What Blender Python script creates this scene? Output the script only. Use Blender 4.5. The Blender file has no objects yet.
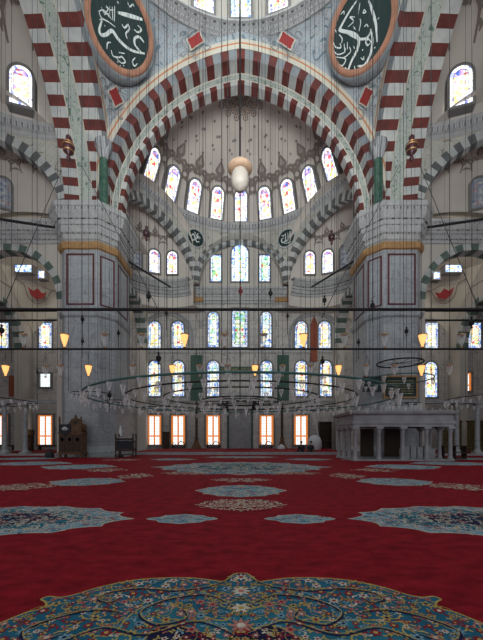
import bpy, bmesh, math, random
from math import sin, cos, pi, sqrt, radians as R_, atan2
from mathutils import Vector, Matrix
random.seed(7)
SC = bpy.context.scene
COL = SC.collection
# ------------------------------------------------------------ camera, world, light
EYE, HOR, F = 1.65, 438.0, 331.0
cam = bpy.data.cameras.new('camera'); camo = bpy.data.objects.new('camera', cam); COL.objects.link(camo)
camo.location = (0, 0, EYE); camo.rotation_euler = (pi/2, 0, 0)
cam.sensor_fit = 'HORIZONTAL'; cam.sensor_width = 36; cam.lens = 36*F/483
cam.shift_y = (HOR-320)/483; cam.shift_x = 0.5/483
cam.clip_end = 300; cam.clip_start = 0.05
SC.camera = camo
SC.view_settings.view_transform = 'Standard'; SC.view_settings.look = 'None'
SC.view_settings.gamma = 1; SC.view_settings.use_curve_mapping = False
SC.view_settings.exposure = 0.28
w = bpy.data.worlds.new('world'); SC.world = w; w.use_nodes = True
w.node_tree.nodes['Background'].inputs[0].default_value = (0.80, 0.88, 1.0, 1)
w.node_tree.nodes['Background'].inputs[1].default_value = 0.22
def area(name, loc, target, sx, sy, power, col=(1, 1, 1)):
    l = bpy.data.lights.new(name, 'AREA'); l.shape = 'RECTANGLE'; l.size = sx; l.size_y = sy
    l.energy = power; l.color = col
    o = bpy.data.objects.new(name, l); COL.objects.link(o); o.location = loc
    o.rotation_euler = (Vector(target)-Vector(loc)).to_track_quat('-Z', 'Y').to_euler()
    return o
area('west_windows_daylight', (0, -15, 15), (0, 34, 14), 30, 24, 1750, (0.92, 1.0, 0.98))
up_ = area('half_dome_fill', (0, -4, 12), (0, 38, 33), 16, 8, 2100, (0.95, 1.0, 0.96)); up_.data.spread = R_(75)  # unseen fill lamp added to brighten the half dome
for sx_ in (-1, 1): area('bay_fill_light', (sx_*21, 32.9, 20.0), (sx_*21, 42, 21), 7, 1.0, 300, (1.0, 0.96, 0.9))  # hidden lamps added behind the front walls to brighten the corner bays
area('dome_windows_daylight', (0, 19, 44), (0, 22, 0), 15, 15, 1900, (0.90, 1.0, 0.99))
area('north_windows_daylight', (-27, 9, 12), (-18, 45, 16), 10, 16, 480, (1.0, 0.97, 0.93))
area('south_windows_daylight', (27, 9, 12), (18, 45, 16), 10, 16, 480, (1.0, 0.97, 0.93))

# ------------------------------------------------------------ helpers
def px(x, y, Y): return Vector(((x-241.5)/F*Y, Y, EYE+(HOR-y)/F*Y))
def flr(x, y):
    Y = EYE*F/(y-HOR); return ((x-241.5)/F*Y, Y)

class MB:
    def __init__(s): s.v = []; s.f = []; s.m = []; s.uv = []; s.sm = []
    def vert(s, p): s.v.append(tuple(p)); return len(s.v)-1
    def face(s, idx, m=0, uv=None, smooth=False):
        s.f.append(tuple(idx)); s.m.append(m); s.uv.append(uv); s.sm.append(smooth)
    def poly(s, pts, m=0, uv=None): s.face([s.vert(p) for p in pts], m, uv)
    def grid(s, rows, m=0, uvf=None, closed=False, smooth=True):
        idx = [[s.vert(p) for p in r] for r in rows]
        n = len(rows[0])
        for i in range(len(rows)-1):
            for j in range(n if closed else n-1):
                k = (j+1) % n
                mm = m(i, j) if callable(m) else m
                uv = None
                if uvf: uv = [uvf(i, j), uvf(i, j+1), uvf(i+1, j+1), uvf(i+1, j)]
                s.face([idx[i][j], idx[i][k], idx[i+1][k], idx[i+1][j]], mm, uv, smooth)
    def box(s, a, b, m=0):
        x0, y0, z0 = a; x1, y1, z1 = b
        i = [s.vert(p) for p in ((x0,y0,z0),(x1,y0,z0),(x1,y1,z0),(x0,y1,z0),(x0,y0,z1),(x1,y0,z1),(x1,y1,z1),(x0,y1,z1))]
        for q in ((3,2,1,0),(4,5,6,7),(0,1,5,4),(1,2,6,5),(2,3,7,6),(3,0,4,7)): s.face([i[k] for k in q], m)
    def obox(s, c, ax, ay, az, m=0):
        c = Vector(c); i = []
        for dz in (-1, 1):
            for dx, dy in ((-1,-1),(1,-1),(1,1),(-1,1)): i.append(s.vert(c+ax*dx+ay*dy+az*dz))
        for q in ((3,2,1,0),(4,5,6,7),(0,1,5,4),(1,2,6,5),(2,3,7,6),(3,0,4,7)): s.face([i[k] for k in q], m)
    def tube(s, pts, r, m=0, n=6, cap=True):
        pts = [Vector(p) for p in pts]; rings = []
        for i, p in enumerate(pts):
            d = (pts[min(i+1, len(pts)-1)]-pts[max(i-1, 0)]).normalized()
            a = d.cross(Vector((0, 0, 1)))
            if a.length < 1e-3: a = Vector((1, 0, 0))
            a.normalize(); b = d.cross(a)
            rr = r[i] if isinstance(r, (list, tuple)) else r
            rings.append([p+(a*cos(2*pi*k/n)+b*sin(2*pi*k/n))*rr for k in range(n)])
        s.grid(rings, m, closed=True)
        if cap:
            s.poly(rings[0], m); s.poly(rings[-1], m)
    def lathe(s, prof, c=(0, 0, 0), m=0, n=16, smooth=True):
        c = Vector(c)
        rows = [[c+Vector((r*cos(2*pi*k/n), r*sin(2*pi*k/n), z)) for k in range(n)] for r, z in prof]
        s.grid(rows, m, closed=True, smooth=smooth)
        if prof[0][0] > 1e-4: s.poly(rows[0], m(0,0) if callable(m) else m)
        if prof[-1][0] > 1e-4: s.poly(rows[-1], m(len(prof)-2,0) if callable(m) else m)
    def ribbon(s, pts, wd, mp, m=0):
        pts = [Vector((p[0], p[1])) for p in pts]; n = len(pts); L = []; Rr = []
        for i, p in enumerate(pts):
            d = pts[min(i+1, n-1)]-pts[max(i-1, 0)]
            if d.length < 1e-9: d = Vector((1, 0))
            d.normalize(); q = Vector((-d.y, d.x))
            ww = wd*(0.45+0.55*sin(pi*(i+.5)/n)) if wd > 0 else -wd
            L.append(mp(*(p+q*ww/2))); Rr.append(mp(*(p-q*ww/2)))
        s.grid([L, Rr], m)
    def disc(s, u, v, r, mp, m=0, n=8, ry=None):
        ry = ry or r
        s.poly([mp(u+r*cos(2*pi*k/n), v+ry*sin(2*pi*k/n)) for k in range(n)], m)
    def build(s, name, mats, parent=None):
        me = bpy.data.meshes.new(name); me.from_pydata(s.v, [], s.f); me.validate(clean_customdata=False)
        if not isinstance(mats, (list, tuple)): mats = [mats]
        for m in mats: me.materials.append(m)
        ok = len(me.polygons) == len(s.f)
        uvl = me.uv_layers.new(name='uv')
        for k, p in enumerate(me.polygons):
            if ok: p.material_index = s.m[k]; p.use_smooth = s.sm[k]
            u = s.uv[k] if ok else None
            nn = p.normal; a = [abs(c) for c in nn]
            for t, li in enumerate(p.loop_indices):
                if u: uvl.data[li].uv = u[t % len(u)]
                else:
                    c = me.vertices[me.loops[li].vertex_index].co
                    uvl.data[li].uv = (c.x, c.y) if a[2] > .8 else ((c.y, c.z) if a[0] > a[1] else (c.x, c.z))
        o = bpy.data.objects.new(name, me); COL.objects.link(o)
        if parent: o.parent = parent
        return o

def tag(o, label=None, cat=None, group=None, kind=None):
    if label: o['label'] = label
    if cat: o['category'] = cat
    if group: o['group'] = group
    if kind: o['kind'] = kind
    return o
def empty(name, loc=(0, 0, 0), rz=0):
    o = bpy.data.objects.new(name, None); COL.objects.link(o); o.location = loc; o.rotation_euler = (0, 0, rz)
    o.empty_display_size = .2
    return o
def copy_tree(o, parent=None):
    c = o.copy(); COL.objects.link(c); c.parent = parent
    for ch in list(o.children): copy_tree(ch, c)
    return c
def smoothpts(pts, n=5):
    out = []; P = [Vector((p[0], p[1])) for p in pts]
    for i in range(len(P)-1):
        p0 = P[max(i-1, 0)]; p1 = P[i]; p2 = P[i+1]; p3 = P[min(i+2, len(P)-1)]
        for k in range(n):
            t = k/n
            out.append(.5*((2*p1)+(p2-p0)*t+(2*p0-5*p1+4*p2-p3)*t*t+(3*p1-p0-3*p2+p3)*t**3))
    out.append(P[-1]); return out

# ------------------------------------------------------------ materials
def mat(name, col, rough=.8, metal=0, noise=None, col2=None, emis=None, es=0, bump=0, spec=.3):
    m = bpy.data.materials.new(name); m.use_nodes = True; nt = m.node_tree; b = nt.nodes['Principled BSDF']
    b.inputs['Base Color'].default_value = (*col, 1); b.inputs['Roughness'].default_value = rough
    b.inputs['Metallic'].default_value = metal; b.inputs['Specular IOR Level'].default_value = spec
    if emis:
        b.inputs['Emission Color'].default_value = (*emis, 1); b.inputs['Emission Strength'].default_value = es
    if noise:
        g = nt.nodes.new('ShaderNodeNewGeometry'); n = nt.nodes.new('ShaderNodeTexNoise')
        n.inputs['Scale'].default_value = noise; n.inputs['Detail'].default_value = 5; n.inputs['Roughness'].default_value = .6
        nt.links.new(g.outputs['Position'], n.inputs['Vector'])
        r = nt.nodes.new('ShaderNodeValToRGB'); c2 = col2 or tuple(c*.75 for c in col)
        r.color_ramp.elements[0].position = .35; r.color_ramp.elements[0].color = (*c2, 1)
        r.color_ramp.elements[1].position = .65; r.color_ramp.elements[1].color = (*col, 1)
        nt.links.new(n.outputs['Fac'], r.inputs['Fac']); nt.links.new(r.outputs['Color'], b.inputs['Base Color'])
        if bump:
            bp = nt.nodes.new('ShaderNodeBump'); bp.inputs['Strength'].default_value = bump
            nt.links.new(n.outputs['Fac'], bp.inputs['Height']); nt.links.new(bp.outputs['Normal'], b.inputs['Normal'])
    return m
class NT:
    def __init__(s, m): s.nt = m.node_tree; s.b = s.nt.nodes['Principled BSDF']
    def n(s, t, **k):
        x = s.nt.nodes.new('ShaderNode'+t)
        for a, v in k.items():
            if a in x.inputs.keys(): x.inputs[a].default_value = v
            else: setattr(x, a, v)
        return x
    def l(s, a, b): s.nt.links.new(a, b)
    def ramp(s, els, interp='LINEAR'):
        r = s.nt.nodes.new('ShaderNodeValToRGB'); cr = r.color_ramp; cr.interpolation = interp
        while len(cr.elements) < len(els): cr.elements.new(.5)
        for e, (p, c) in zip(cr.elements, els): e.position = p; e.color = (*c, 1)
        return r
def ashlar(name, c1, c2, mortar, bw=1.6, bh=.7, rough=.55, vein=.35):
    m = mat(name, c1, rough); t = NT(m)
    uv = t.n('UVMap'); br = t.n('TexBrick'); br.inputs['Scale'].default_value = 1
    br.inputs['Color1'].default_value = (*c1, 1); br.inputs['Color2'].default_value = (*c2, 1); br.inputs['Mortar'].default_value = (*mortar, 1)
    br.inputs['Brick Width'].default_value = bw; br.inputs['Row Height'].default_value = bh; br.inputs['Mortar Size'].default_value = .02
    t.l(uv.outputs[0], br.inputs['Vector'])
    g = t.n('NewGeometry'); n = t.n('TexNoise'); n.inputs['Scale'].default_value = .9; n.inputs['Detail'].default_value = 8; n.inputs['Distortion'].default_value = 1.8
    t.l(g.outputs['Position'], n.inputs['Vector'])
    r = t.ramp([(.35, (1-vein,)*3), (.5, (1, 1, 1)), (.56, (1-vein*.6,)*3), (.62, (1, 1, 1))])
    t.l(n.outputs['Fac'], r.inputs['Fac'])
    mx = t.n('MixRGB', blend_type='MULTIPLY'); mx.inputs[0].default_value = 1
    t.l(br.outputs['Color'], mx.inputs[1]); t.l(r.outputs['Color'], mx.inputs[2]); t.l(mx.outputs[0], t.b.inputs['Base Color'])
    return m
def banded(name, base, dark, su, sv=0, kind='dots'):
    """carved or painted repeating ornament along a moulding (UV in metres)"""
    m = mat(name, base, .75); t = NT(m); uv = t.n('UVMap')
    sp = t.n('SeparateXYZ'); t.l(uv.outputs[0], sp.inputs[0])
    mu = t.n('Math', operation='MULTIPLY'); mu.inputs[1].default_value = su; t.l(sp.outputs[0], mu.inputs[0])
    fr = t.n('Math', operation='PINGPONG'); fr.inputs[1].default_value = .5; t.l(mu.outputs[0], fr.inputs[0])
    nz = t.n('TexNoise'); nz.inputs['Scale'].default_value = 3.5; t.l(uv.outputs[0], nz.inputs['Vector'])
    ad = t.n('Math', operation='ADD'); t.l(fr.outputs[0], ad.inputs[0])
    m2 = t.n('Math', operation='MULTIPLY'); m2.inputs[1].default_value = .25; t.l(nz.outputs['Fac'], m2.inputs[0]); t.l(m2.outputs[0], ad.inputs[1])
    r = t.ramp([(.2, dark), (.34, base), (.5, base), (.55, tuple(.5*(a+b) for a, b in zip(base, dark)))])
    t.l(ad.outputs[0], r.inputs['Fac']); t.l(r.outputs['Color'], t.b.inputs['Base Color'])
    return m
def scrollwork(name, base, l1, l2, scale=.9, thick=.05):
    m = mat(name, base, .8); t = NT(m); g = t.n('NewGeometry')
    n = t.n('TexNoise'); n.inputs['Scale'].default_value = scale*.8; n.inputs['Detail'].default_value = 2; n.inputs['Distortion'].default_value = 2.5
    t.l(g.outputs['Position'], n.inputs['Vector'])
    c0 = base
    r = t.ramp([(.44, c0), (.46, l1), (.475, c0), (.53, c0), (.545, l2), (.56, c0), (.62, c0), (.63, l1)])
    t.l(n.outputs['Fac'], r.inputs['Fac'])
    n2 = t.n('TexNoise'); n2.inputs['Scale'].default_value = .35; t.l(g.outputs['Position'], n2.inputs['Vector'])
    r2 = t.ramp([(.35, (.82, .82, .84)), (.65, (1, 1, 1))]); t.l(n2.outputs['Fac'], r2.inputs['Fac'])
    mx = t.n('MixRGB', blend_type='MULTIPLY'); mx.inputs[0].default_value = 1
    t.l(r.outputs['Color'], mx.inputs[1]); t.l(r2.outputs['Color'], mx.inputs[2]); t.l(mx.outputs[0], t.b.inputs['Base Color'])
    return m
M = {}
M['plaster'] = mat('cream_plaster', (.52, .48, .44), .9, noise=.25, col2=(.45, .42, .39))
M['dome'] = mat('dome_plaster', (.60, .54, .50), .9, noise=.3, col2=(.53, .48, .45))
M['crest'] = mat('painted_taupe_crest', (.36, .31, .29), .9)
M['line'] = mat('painted_brown_line', (.21, .17, .155), .9)
M['line2'] = mat('painted_grey_line', (.25, .24, .25), .9)
M['wall'] = ashlar('grey_marble_wall', (.52, .485, .46), (.44, .42, .41), (.27, .26, .26), 2.4, 1.1)
M['pier'] = ashlar('pale_marble_pier', (.37, .385, .41), (.31, .33, .36), (.25, .25, .26), 2.2, 1.3, .4, .3)
M['cornice'] = mat('carved_grey_stone', (.43, .43, .44), .6, noise=2.0)
M['cornice_d'] = mat('dark_grey_stone', (.30, .30, .32), .6, noise=2.0)  # darker grey stone for the niche recess and arched mouldings
M['carve'] = banded('carved_leaf_band', (.42, .42, .44), (.16, .16, .18), 2.2)
M['carve2'] = banded('carved_bead_band', (.36, .36, .38), (.05, .05, .06), 1.1)
M['gold'] = mat('ochre_gold_band', (.42, .23, .09), .6, noise=2.5, col2=(.27, .16, .08))
M['redv'] = mat('red_voussoir', (.15, .032, .026), .75, noise=1.5, col2=(.085, .022, .02))
M['whitev'] = mat('white_voussoir', (.50, .50, .49), .7, noise=1.2, col2=(.36, .38, .39))
M['bluev'] = mat('grey_voussoir', (.22, .24, .265), .7, noise=1.5)
M['greenv'] = mat('green_voussoir', (.12, .17, .15), .7, noise=1.5, col2=(.07, .1, .09))
M['greyv'] = mat('dark_grey_voussoir', (.13, .135, .14), .7, noise=1.5)
M['paintband'] = scrollwork('painted_green_scroll_band', (.42, .45, .42), (.10, .18, .14), (.2, .2, .2), 1.8)
M['span'] = scrollwork('painted_cream_spandrel', (.50, .49, .45), (.30, .27, .24), (.36, .34, .30), .9)
M['pend'] = scrollwork('painted_blue_grey_pendentive', (.42, .46, .50), (.16, .22, .27), (.28, .2, .18), .9)
M['cream'] = mat('cream_border', (.56, .52, .45), .8)
M['orange'] = mat('orange_line', (.52, .22, .11), .8)
M['greenm'] = mat('green_marble', (.02, .075, .055), .3, noise=2.5, col2=(.07, .14, .10))
M['black'] = mat('black_iron', (.012, .012, .014), .5)
M['wire'] = mat('dark_wire', (.03, .03, .035), .6)
M['patina'] = mat('patinated_iron', (.05, .13, .12), .5)
M['disc'] = mat('dark_green_roundel', (.012, .03, .03), .6)
M['script'] = mat('silver_lettering', (.62, .66, .66), .6)
M['copper'] = mat('copper_border', (.42, .20, .13), .7, noise=1.5)
M['redpaint'] = mat('painted_crimson', (.28, .03, .03), .8)
M['panelred'] = mat('porphyry_strip', (.10, .02, .025), .5)
M['stone'] = mat('platform_grey_stone', (.36, .36, .38), .55, noise=1.4, col2=(.26, .26, .28))
M['wood'] = mat('carved_brown_wood', (.15, .075, .035), .5, noise=5, col2=(.07, .035, .018))
M['dwood'] = mat('dark_wood', (.05, .028, .018), .5, noise=5)
M['owood'] = mat('orange_window_wood', (.95, .33, .10), .5)
M['frame'] = mat('window_surround', (.20, .19, .19), .8)
M['lead'] = mat('dark_leading', (.06, .07, .10), .6)
M['egg'] = mat('ostrich_egg_white', (.46, .41, .37), .4)
M['eggdisc'] = mat('peach_disc', (.45, .30, .21), .45)
M['brass'] = mat('dull_brass', (.45, .25, .1), .35, metal=.7)
M['greencloth'] = mat('dark_green_panel', (.06, .11, .09), .8)
M['redcloth'] = mat('rust_red_banner', (.28, .08, .05), .9)
M['skin'] = mat('skin', (.45, .28, .2), .6)
M['hair'] = mat('black_hair', (.02, .016, .014), .7)
M['cloth'] = mat('black_clothing', (.03, .032, .04), .9)
M['white'] = mat('white_cover', (.6, .62, .66), .7)
M['goldtxt'] = mat('gilded_panel', (.42, .33, .14), .5, noise=4, col2=(.1, .1, .05))
M['lit'] = mat('lit_lamp_glass', (.9, .6, .3), .3, emis=(1, .46, .13), es=1.1)
M['flame'] = mat('lamp_bulb', (1, .9, .6), .3, emis=(1, .75, .35), es=12)
def glassm(name, tint, fac):
    m = bpy.data.materials.new(name); m.use_nodes = True; nt = m.node_tree; b = nt.nodes['Principled BSDF']
    b.inputs['Base Color'].default_value = (*tint, 1); b.inputs['Roughness'].default_value = .15
    tr = nt.nodes.new('ShaderNodeBsdfTransparent'); mx = nt.nodes.new('ShaderNodeMixShader'); fr = nt.nodes.new('ShaderNodeLayerWeight')
    fr.inputs[0].default_value = fac
    mr = nt.nodes.new('ShaderNodeMapRange'); mr.inputs['To Min'].default_value = .17; mr.inputs['To Max'].default_value = 1.0
    nt.links.new(fr.outputs['Facing'], mr.inputs[0]); nt.links.new(mr.outputs[0], mx.inputs[0]); nt.links.new(tr.outputs[0], mx.inputs[1]); nt.links.new(b.outputs[0], mx.inputs[2])
    nt.links.new(mx.outputs[0], nt.nodes['Material Output'].inputs[0]); return m
M['glass'] = glassm('clear_lamp_glass', (.95, .96, .97), .45)
def stained(name, cells, scale, strength, seed=0):
    m = mat(name, (.02, .02, .02), .3); t = NT(m); uv = t.n('UVMap')
    vo = t.n('TexVoronoi'); vo.inputs['Scale'].default_value = scale; vo.inputs['Randomness'].default_value = .85
    mp = t.n('Mapping'); mp.inputs['Location'].default_value = (seed, seed*.7, 0); t.l(uv.outputs[0], mp.inputs[0]); t.l(mp.outputs[0], vo.inputs['Vector'])
    sp = t.n('SeparateColor'); t.l(vo.outputs['Color'], sp.inputs[0])
    r = t.ramp(cells, 'CONSTANT'); t.l(sp.outputs[0], r.inputs['Fac'])
    t.l(r.outputs['Color'], t.b.inputs['Emission Color']); t.b.inputs['Emission Strength'].default_value = strength
    return m
W_ = (1, 1, .95); PY = (1, .93, .62); LB = (.62, .83, 1.0); YE = (.95, .72, .15); GR = (.3, .7, .25); RE = (.75, .12, .12); BL = (.08, .2, .75); PU = (.5, .35, .8)
M['g_warm'] = stained('stained_glass_warm', [(0, W_), (.24, PY), (.48, (1, .85, .4)), (.6, YE), (.7, W_), (.84, LB), (.92, GR), (.96, RE)], 4.0, 1.9)
M['g_pink'] = stained('stained_glass_pink', [(0, W_), (.2, PY), (.42, (1, .85, .35)), (.52, W_), (.62, (1, .6, .5)), (.74, LB), (.84, YE), (.9, RE), (.95, PU)], 3.4, 1.55, 3)
M['g_blue'] = stained('stained_glass_blue', [(0, W_), (.25, LB), (.5, W_), (.62, (.35, .7, 1)), (.74, PY), (.84, GR), (.92, YE), (.97, BL)], 4.2, 1.7, 6)
M['g_green'] = stained('stained_glass_green', [(0, W_), (.22, (.45, .8, .3)), (.45, LB), (.6, (.1, .5, .2)), (.72, PY), (.84, (.35, .75, .9)), (.93, RE)], 3.4, 1.25, 9)
M['g_rim'] = stained('stained_glass_border', [(0, (.10, .25, .85)), (.22, W_), (.5, (.45, .7, 1)), (.75, (.8, .93, 1)), (.95, (.05, .1, .5))], 6.0, 1.45, 2)
M['g_rimp'] = stained('stained_glass_lilac_border', [(0, (.4, .45, .9)), (.14, W_), (.55, (.85, .9, 1)), (.8, (.95, .92, .9)), (.95, (.2, .25, .7))], 4.2, 1.5, 12)
M['g_top'] = stained('stained_glass_crown', [(0, PU), (.3, RE), (.5, W_), (.65, (.9, .6, .9)), (.85, BL)], 4.2, 1.0, 4)
M['g_dim'] = stained('stained_glass_dim', [(0, (.3, .32, .38)), (.4, (.45, .47, .5)), (.7, (.2, .24, .34)), (.9, (.4, .3, .3))], 3.5, .32, 5)
def gridglass(name, col, strength):
    m = mat(name, (.1, .1, .1), .3); t = NT(m); uv = t.n('UVMap'); br = t.n('TexBrick'); br.offset = 0
    br.inputs['Scale'].default_value = 1; br.inputs['Brick Width'].default_value = .42; br.inputs['Row Height'].default_value = .36; br.inputs['Mortar Size'].default_value = .028
    br.inputs['Color1'].default_value = (*col, 1); br.inputs['Color2'].default_value = (col[0]*.85, col[1]*.9, col[2]*.9, 1); br.inputs['Mortar'].default_value = (.35, .36, .38, 1)
    t.l(uv.outputs[0], br.inputs['Vector']); t.l(br.outputs['Color'], t.b.inputs['Emission Color']); t.b.inputs['Emission Strength'].default_value = strength
    return m
M['g_day'] = gridglass('daylit_barred_pane', (.93, 1, 1), 1.2)
def translucent(name, col):
    m = mat(name, col, .6); nt = m.node_tree; b = nt.nodes['Principled BSDF']; t = nt.nodes.new('ShaderNodeBsdfTranslucent'); t.inputs[0].default_value = (*col, 1)
    mx = nt.nodes.new('ShaderNodeMixShader'); mx.inputs[0].default_value = .75
    nt.links.new(b.outputs[0], mx.inputs[1]); nt.links.new(t.outputs[0], mx.inputs[2]); nt.links.new(mx.outputs[0], nt.nodes['Material Output'].inputs[0]); return m
M['owood'] = translucent('orange_window_wood', (.92, .26, .06))  # translucent so the pane's glow through it stands in for sunlit wood
# carpet
def carpetm():
    m = mat('red_carpet', (.30, .012, .02), .8, spec=.10); t = NT(m); g = t.n('NewGeometry')
    mp = t.n('Mapping'); mp.inputs['Scale'].default_value = (1.5, 2.6, 1); t.l(g.outputs['Position'], mp.inputs[0])
    n = t.n('TexNoise'); n.inputs['Scale'].default_value = 1.9; n.inputs['Detail'].default_value = 9; n.inputs['Roughness'].default_value = .65; t.l(mp.outputs[0], n.inputs['Vector'])
    r = t.ramp([(.32, (.12, .003, .008)), (.5, (.215, .006, .014)), (.70, (.30, .010, .022))]); t.l(n.outputs['Fac'], r.inputs['Fac']); t.l(r.outputs['Color'], t.b.inputs['Base Color'])
    return m
M['carpet'] = carpetm()
def cm(n, c): return mat(n, c, .9, noise=9, col2=tuple(k*.75 for k in c), spec=.1)
M['c_blue'] = cm('carpet_blue', (.022, .13, .21)); M['c_teal'] = cm('carpet_teal', (.03, .17, .24)); M['c_navy'] = cm('carpet_navy', (.018, .02, .06))
M['c_cream'] = cm('carpet_cream', (.68, .60, .50)); M['c_gold'] = cm('carpet_gold', (.50, .36, .12)); M['c_red'] = cm('carpet_crimson', (.30, .02, .03)); M['c_pink'] = cm('carpet_pink', (.50, .20, .17))
M['c_pale'] = cm('carpet_pale_blue', (.22, .37, .47))

# ------------------------------------------------------------ geometry constants
CY = 18.4; ZS = 21.8
A_ = 2.07; AZ = 21.7
def parch(Rr, s):
    """pointed arch: s=0 apex, |s|=1 springing -> (x, z)"""
    fm = math.acos(A_/Rr); f = fm*(1-abs(s))
    return (math.copysign(1, s)*(-A_+Rr*cos(f)) if s else 0.0, AZ+Rr*sin(f))

# floor ------------------------------------------------------
b = MB(); b.box((-39, -9, -.3), (39, 46.5, -.02), 0)
tag(b.build('floor', M['stone']), 'grey stone floor under the red carpet', 'floor', kind='structure')

# back wall --------------------------------------------------
b = MB(); b.box((-39, 45, -.1), (39, 45.8, 31.5), 0)
tag(b.build('wall_back', M['wall']), 'pale grey marble end wall with rows of stained windows', 'wall', kind='structure')
for sx, nm in ((-1, 'left'), (1, 'right')):
    b = MB(); b.box((min(sx*39, sx*38.2), 12, -.1), (max(sx*39, sx*38.2), 45, 24), 0)
    tag(b.build('wall_outer_'+nm, M['wall']), 'outer %s wall of the side aisle' % nm, 'wall', kind='structure')

# generic planar wall with semicircular arch opening ----------
def arch_wall(name, org, du, width, zt, cu, cz, ri, ro, depth, dn, N=21, c1='greenv', c2='whitev', wallm='plaster', zb=0, label=None):
    org = Vector(org); du = Vector(du); dn = Vector(dn); up = Vector((0, 0, 1))
    P = lambda u, z, d=0: org+du*u+up*z+dn*d
    b = MB(); K = 42
    for d in (0, depth):
        top = []; low = []
        us = [0, cu-ri]+[cu-ri*cos(pi*k/K) for k in range(1, K)]+[cu+ri, width]
        for u in us:
            inside = cu-ri+1e-6 < u < cu+ri-1e-6
            zz = cz+sqrt(max(ri*ri-(u-cu)**2, 0)) if inside else (cz if abs(u-(cu-ri)) < 1e-5 or abs(u-(cu+ri)) < 1e-5 else cz)
            low.append(P(u, zz, d)); top.append(P(u, zt, d))
        b.grid([low, top], 0, smooth=False)
        b.poly([P(0, zb, d), P(cu-ri, zb, d), P(cu-ri, cz, d), P(0, cz, d)], 0)
        b.poly([P(cu+ri, zb, d), P(width, zb, d), P(width, cz, d), P(cu+ri, cz, d)], 0)
    b.grid([[P(cu-ri*cos(pi*k/K), cz+ri*sin(pi*k/K), d) for k in range(K+1)] for d in (-.08, depth*.5, depth)],
           lambda i, j: 1+((j*N//K) % 2) , smooth=False)
    b.poly([P(cu-ri, zb), P(cu-ri, zb, depth), P(cu-ri, cz, depth), P(cu-ri, cz)], 0)
    b.poly([P(cu+ri, zb), P(cu+ri, zb, depth), P(cu+ri, cz, depth), P(cu+ri, cz)], 0)
    for k in range(N):
        a0, a1 = pi*k/N, pi*(k+1)/N
        for h in range(3):
            p0 = a0+(a1-a0)*h/3; p1 = a0+(a1-a0)*(h+1)/3
            b.poly([P(cu-r*cos(a), cz+r*sin(a), -.08) for r, a in ((ri, p0), (ro, p0), (ro, p1), (ri, p1))], 1+(k % 2))
            b.poly([P(cu-ro*cos(a), cz+ro*sin(a), d) for a, d in ((p0, -.08), (p1, -.08), (p1, 0), (p0, 0))], 1+(k % 2))
    o = b.build(name, [M[wallm], M[c1], M[c2]])
    return tag(o, label, 'wall', kind='structure')
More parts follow.
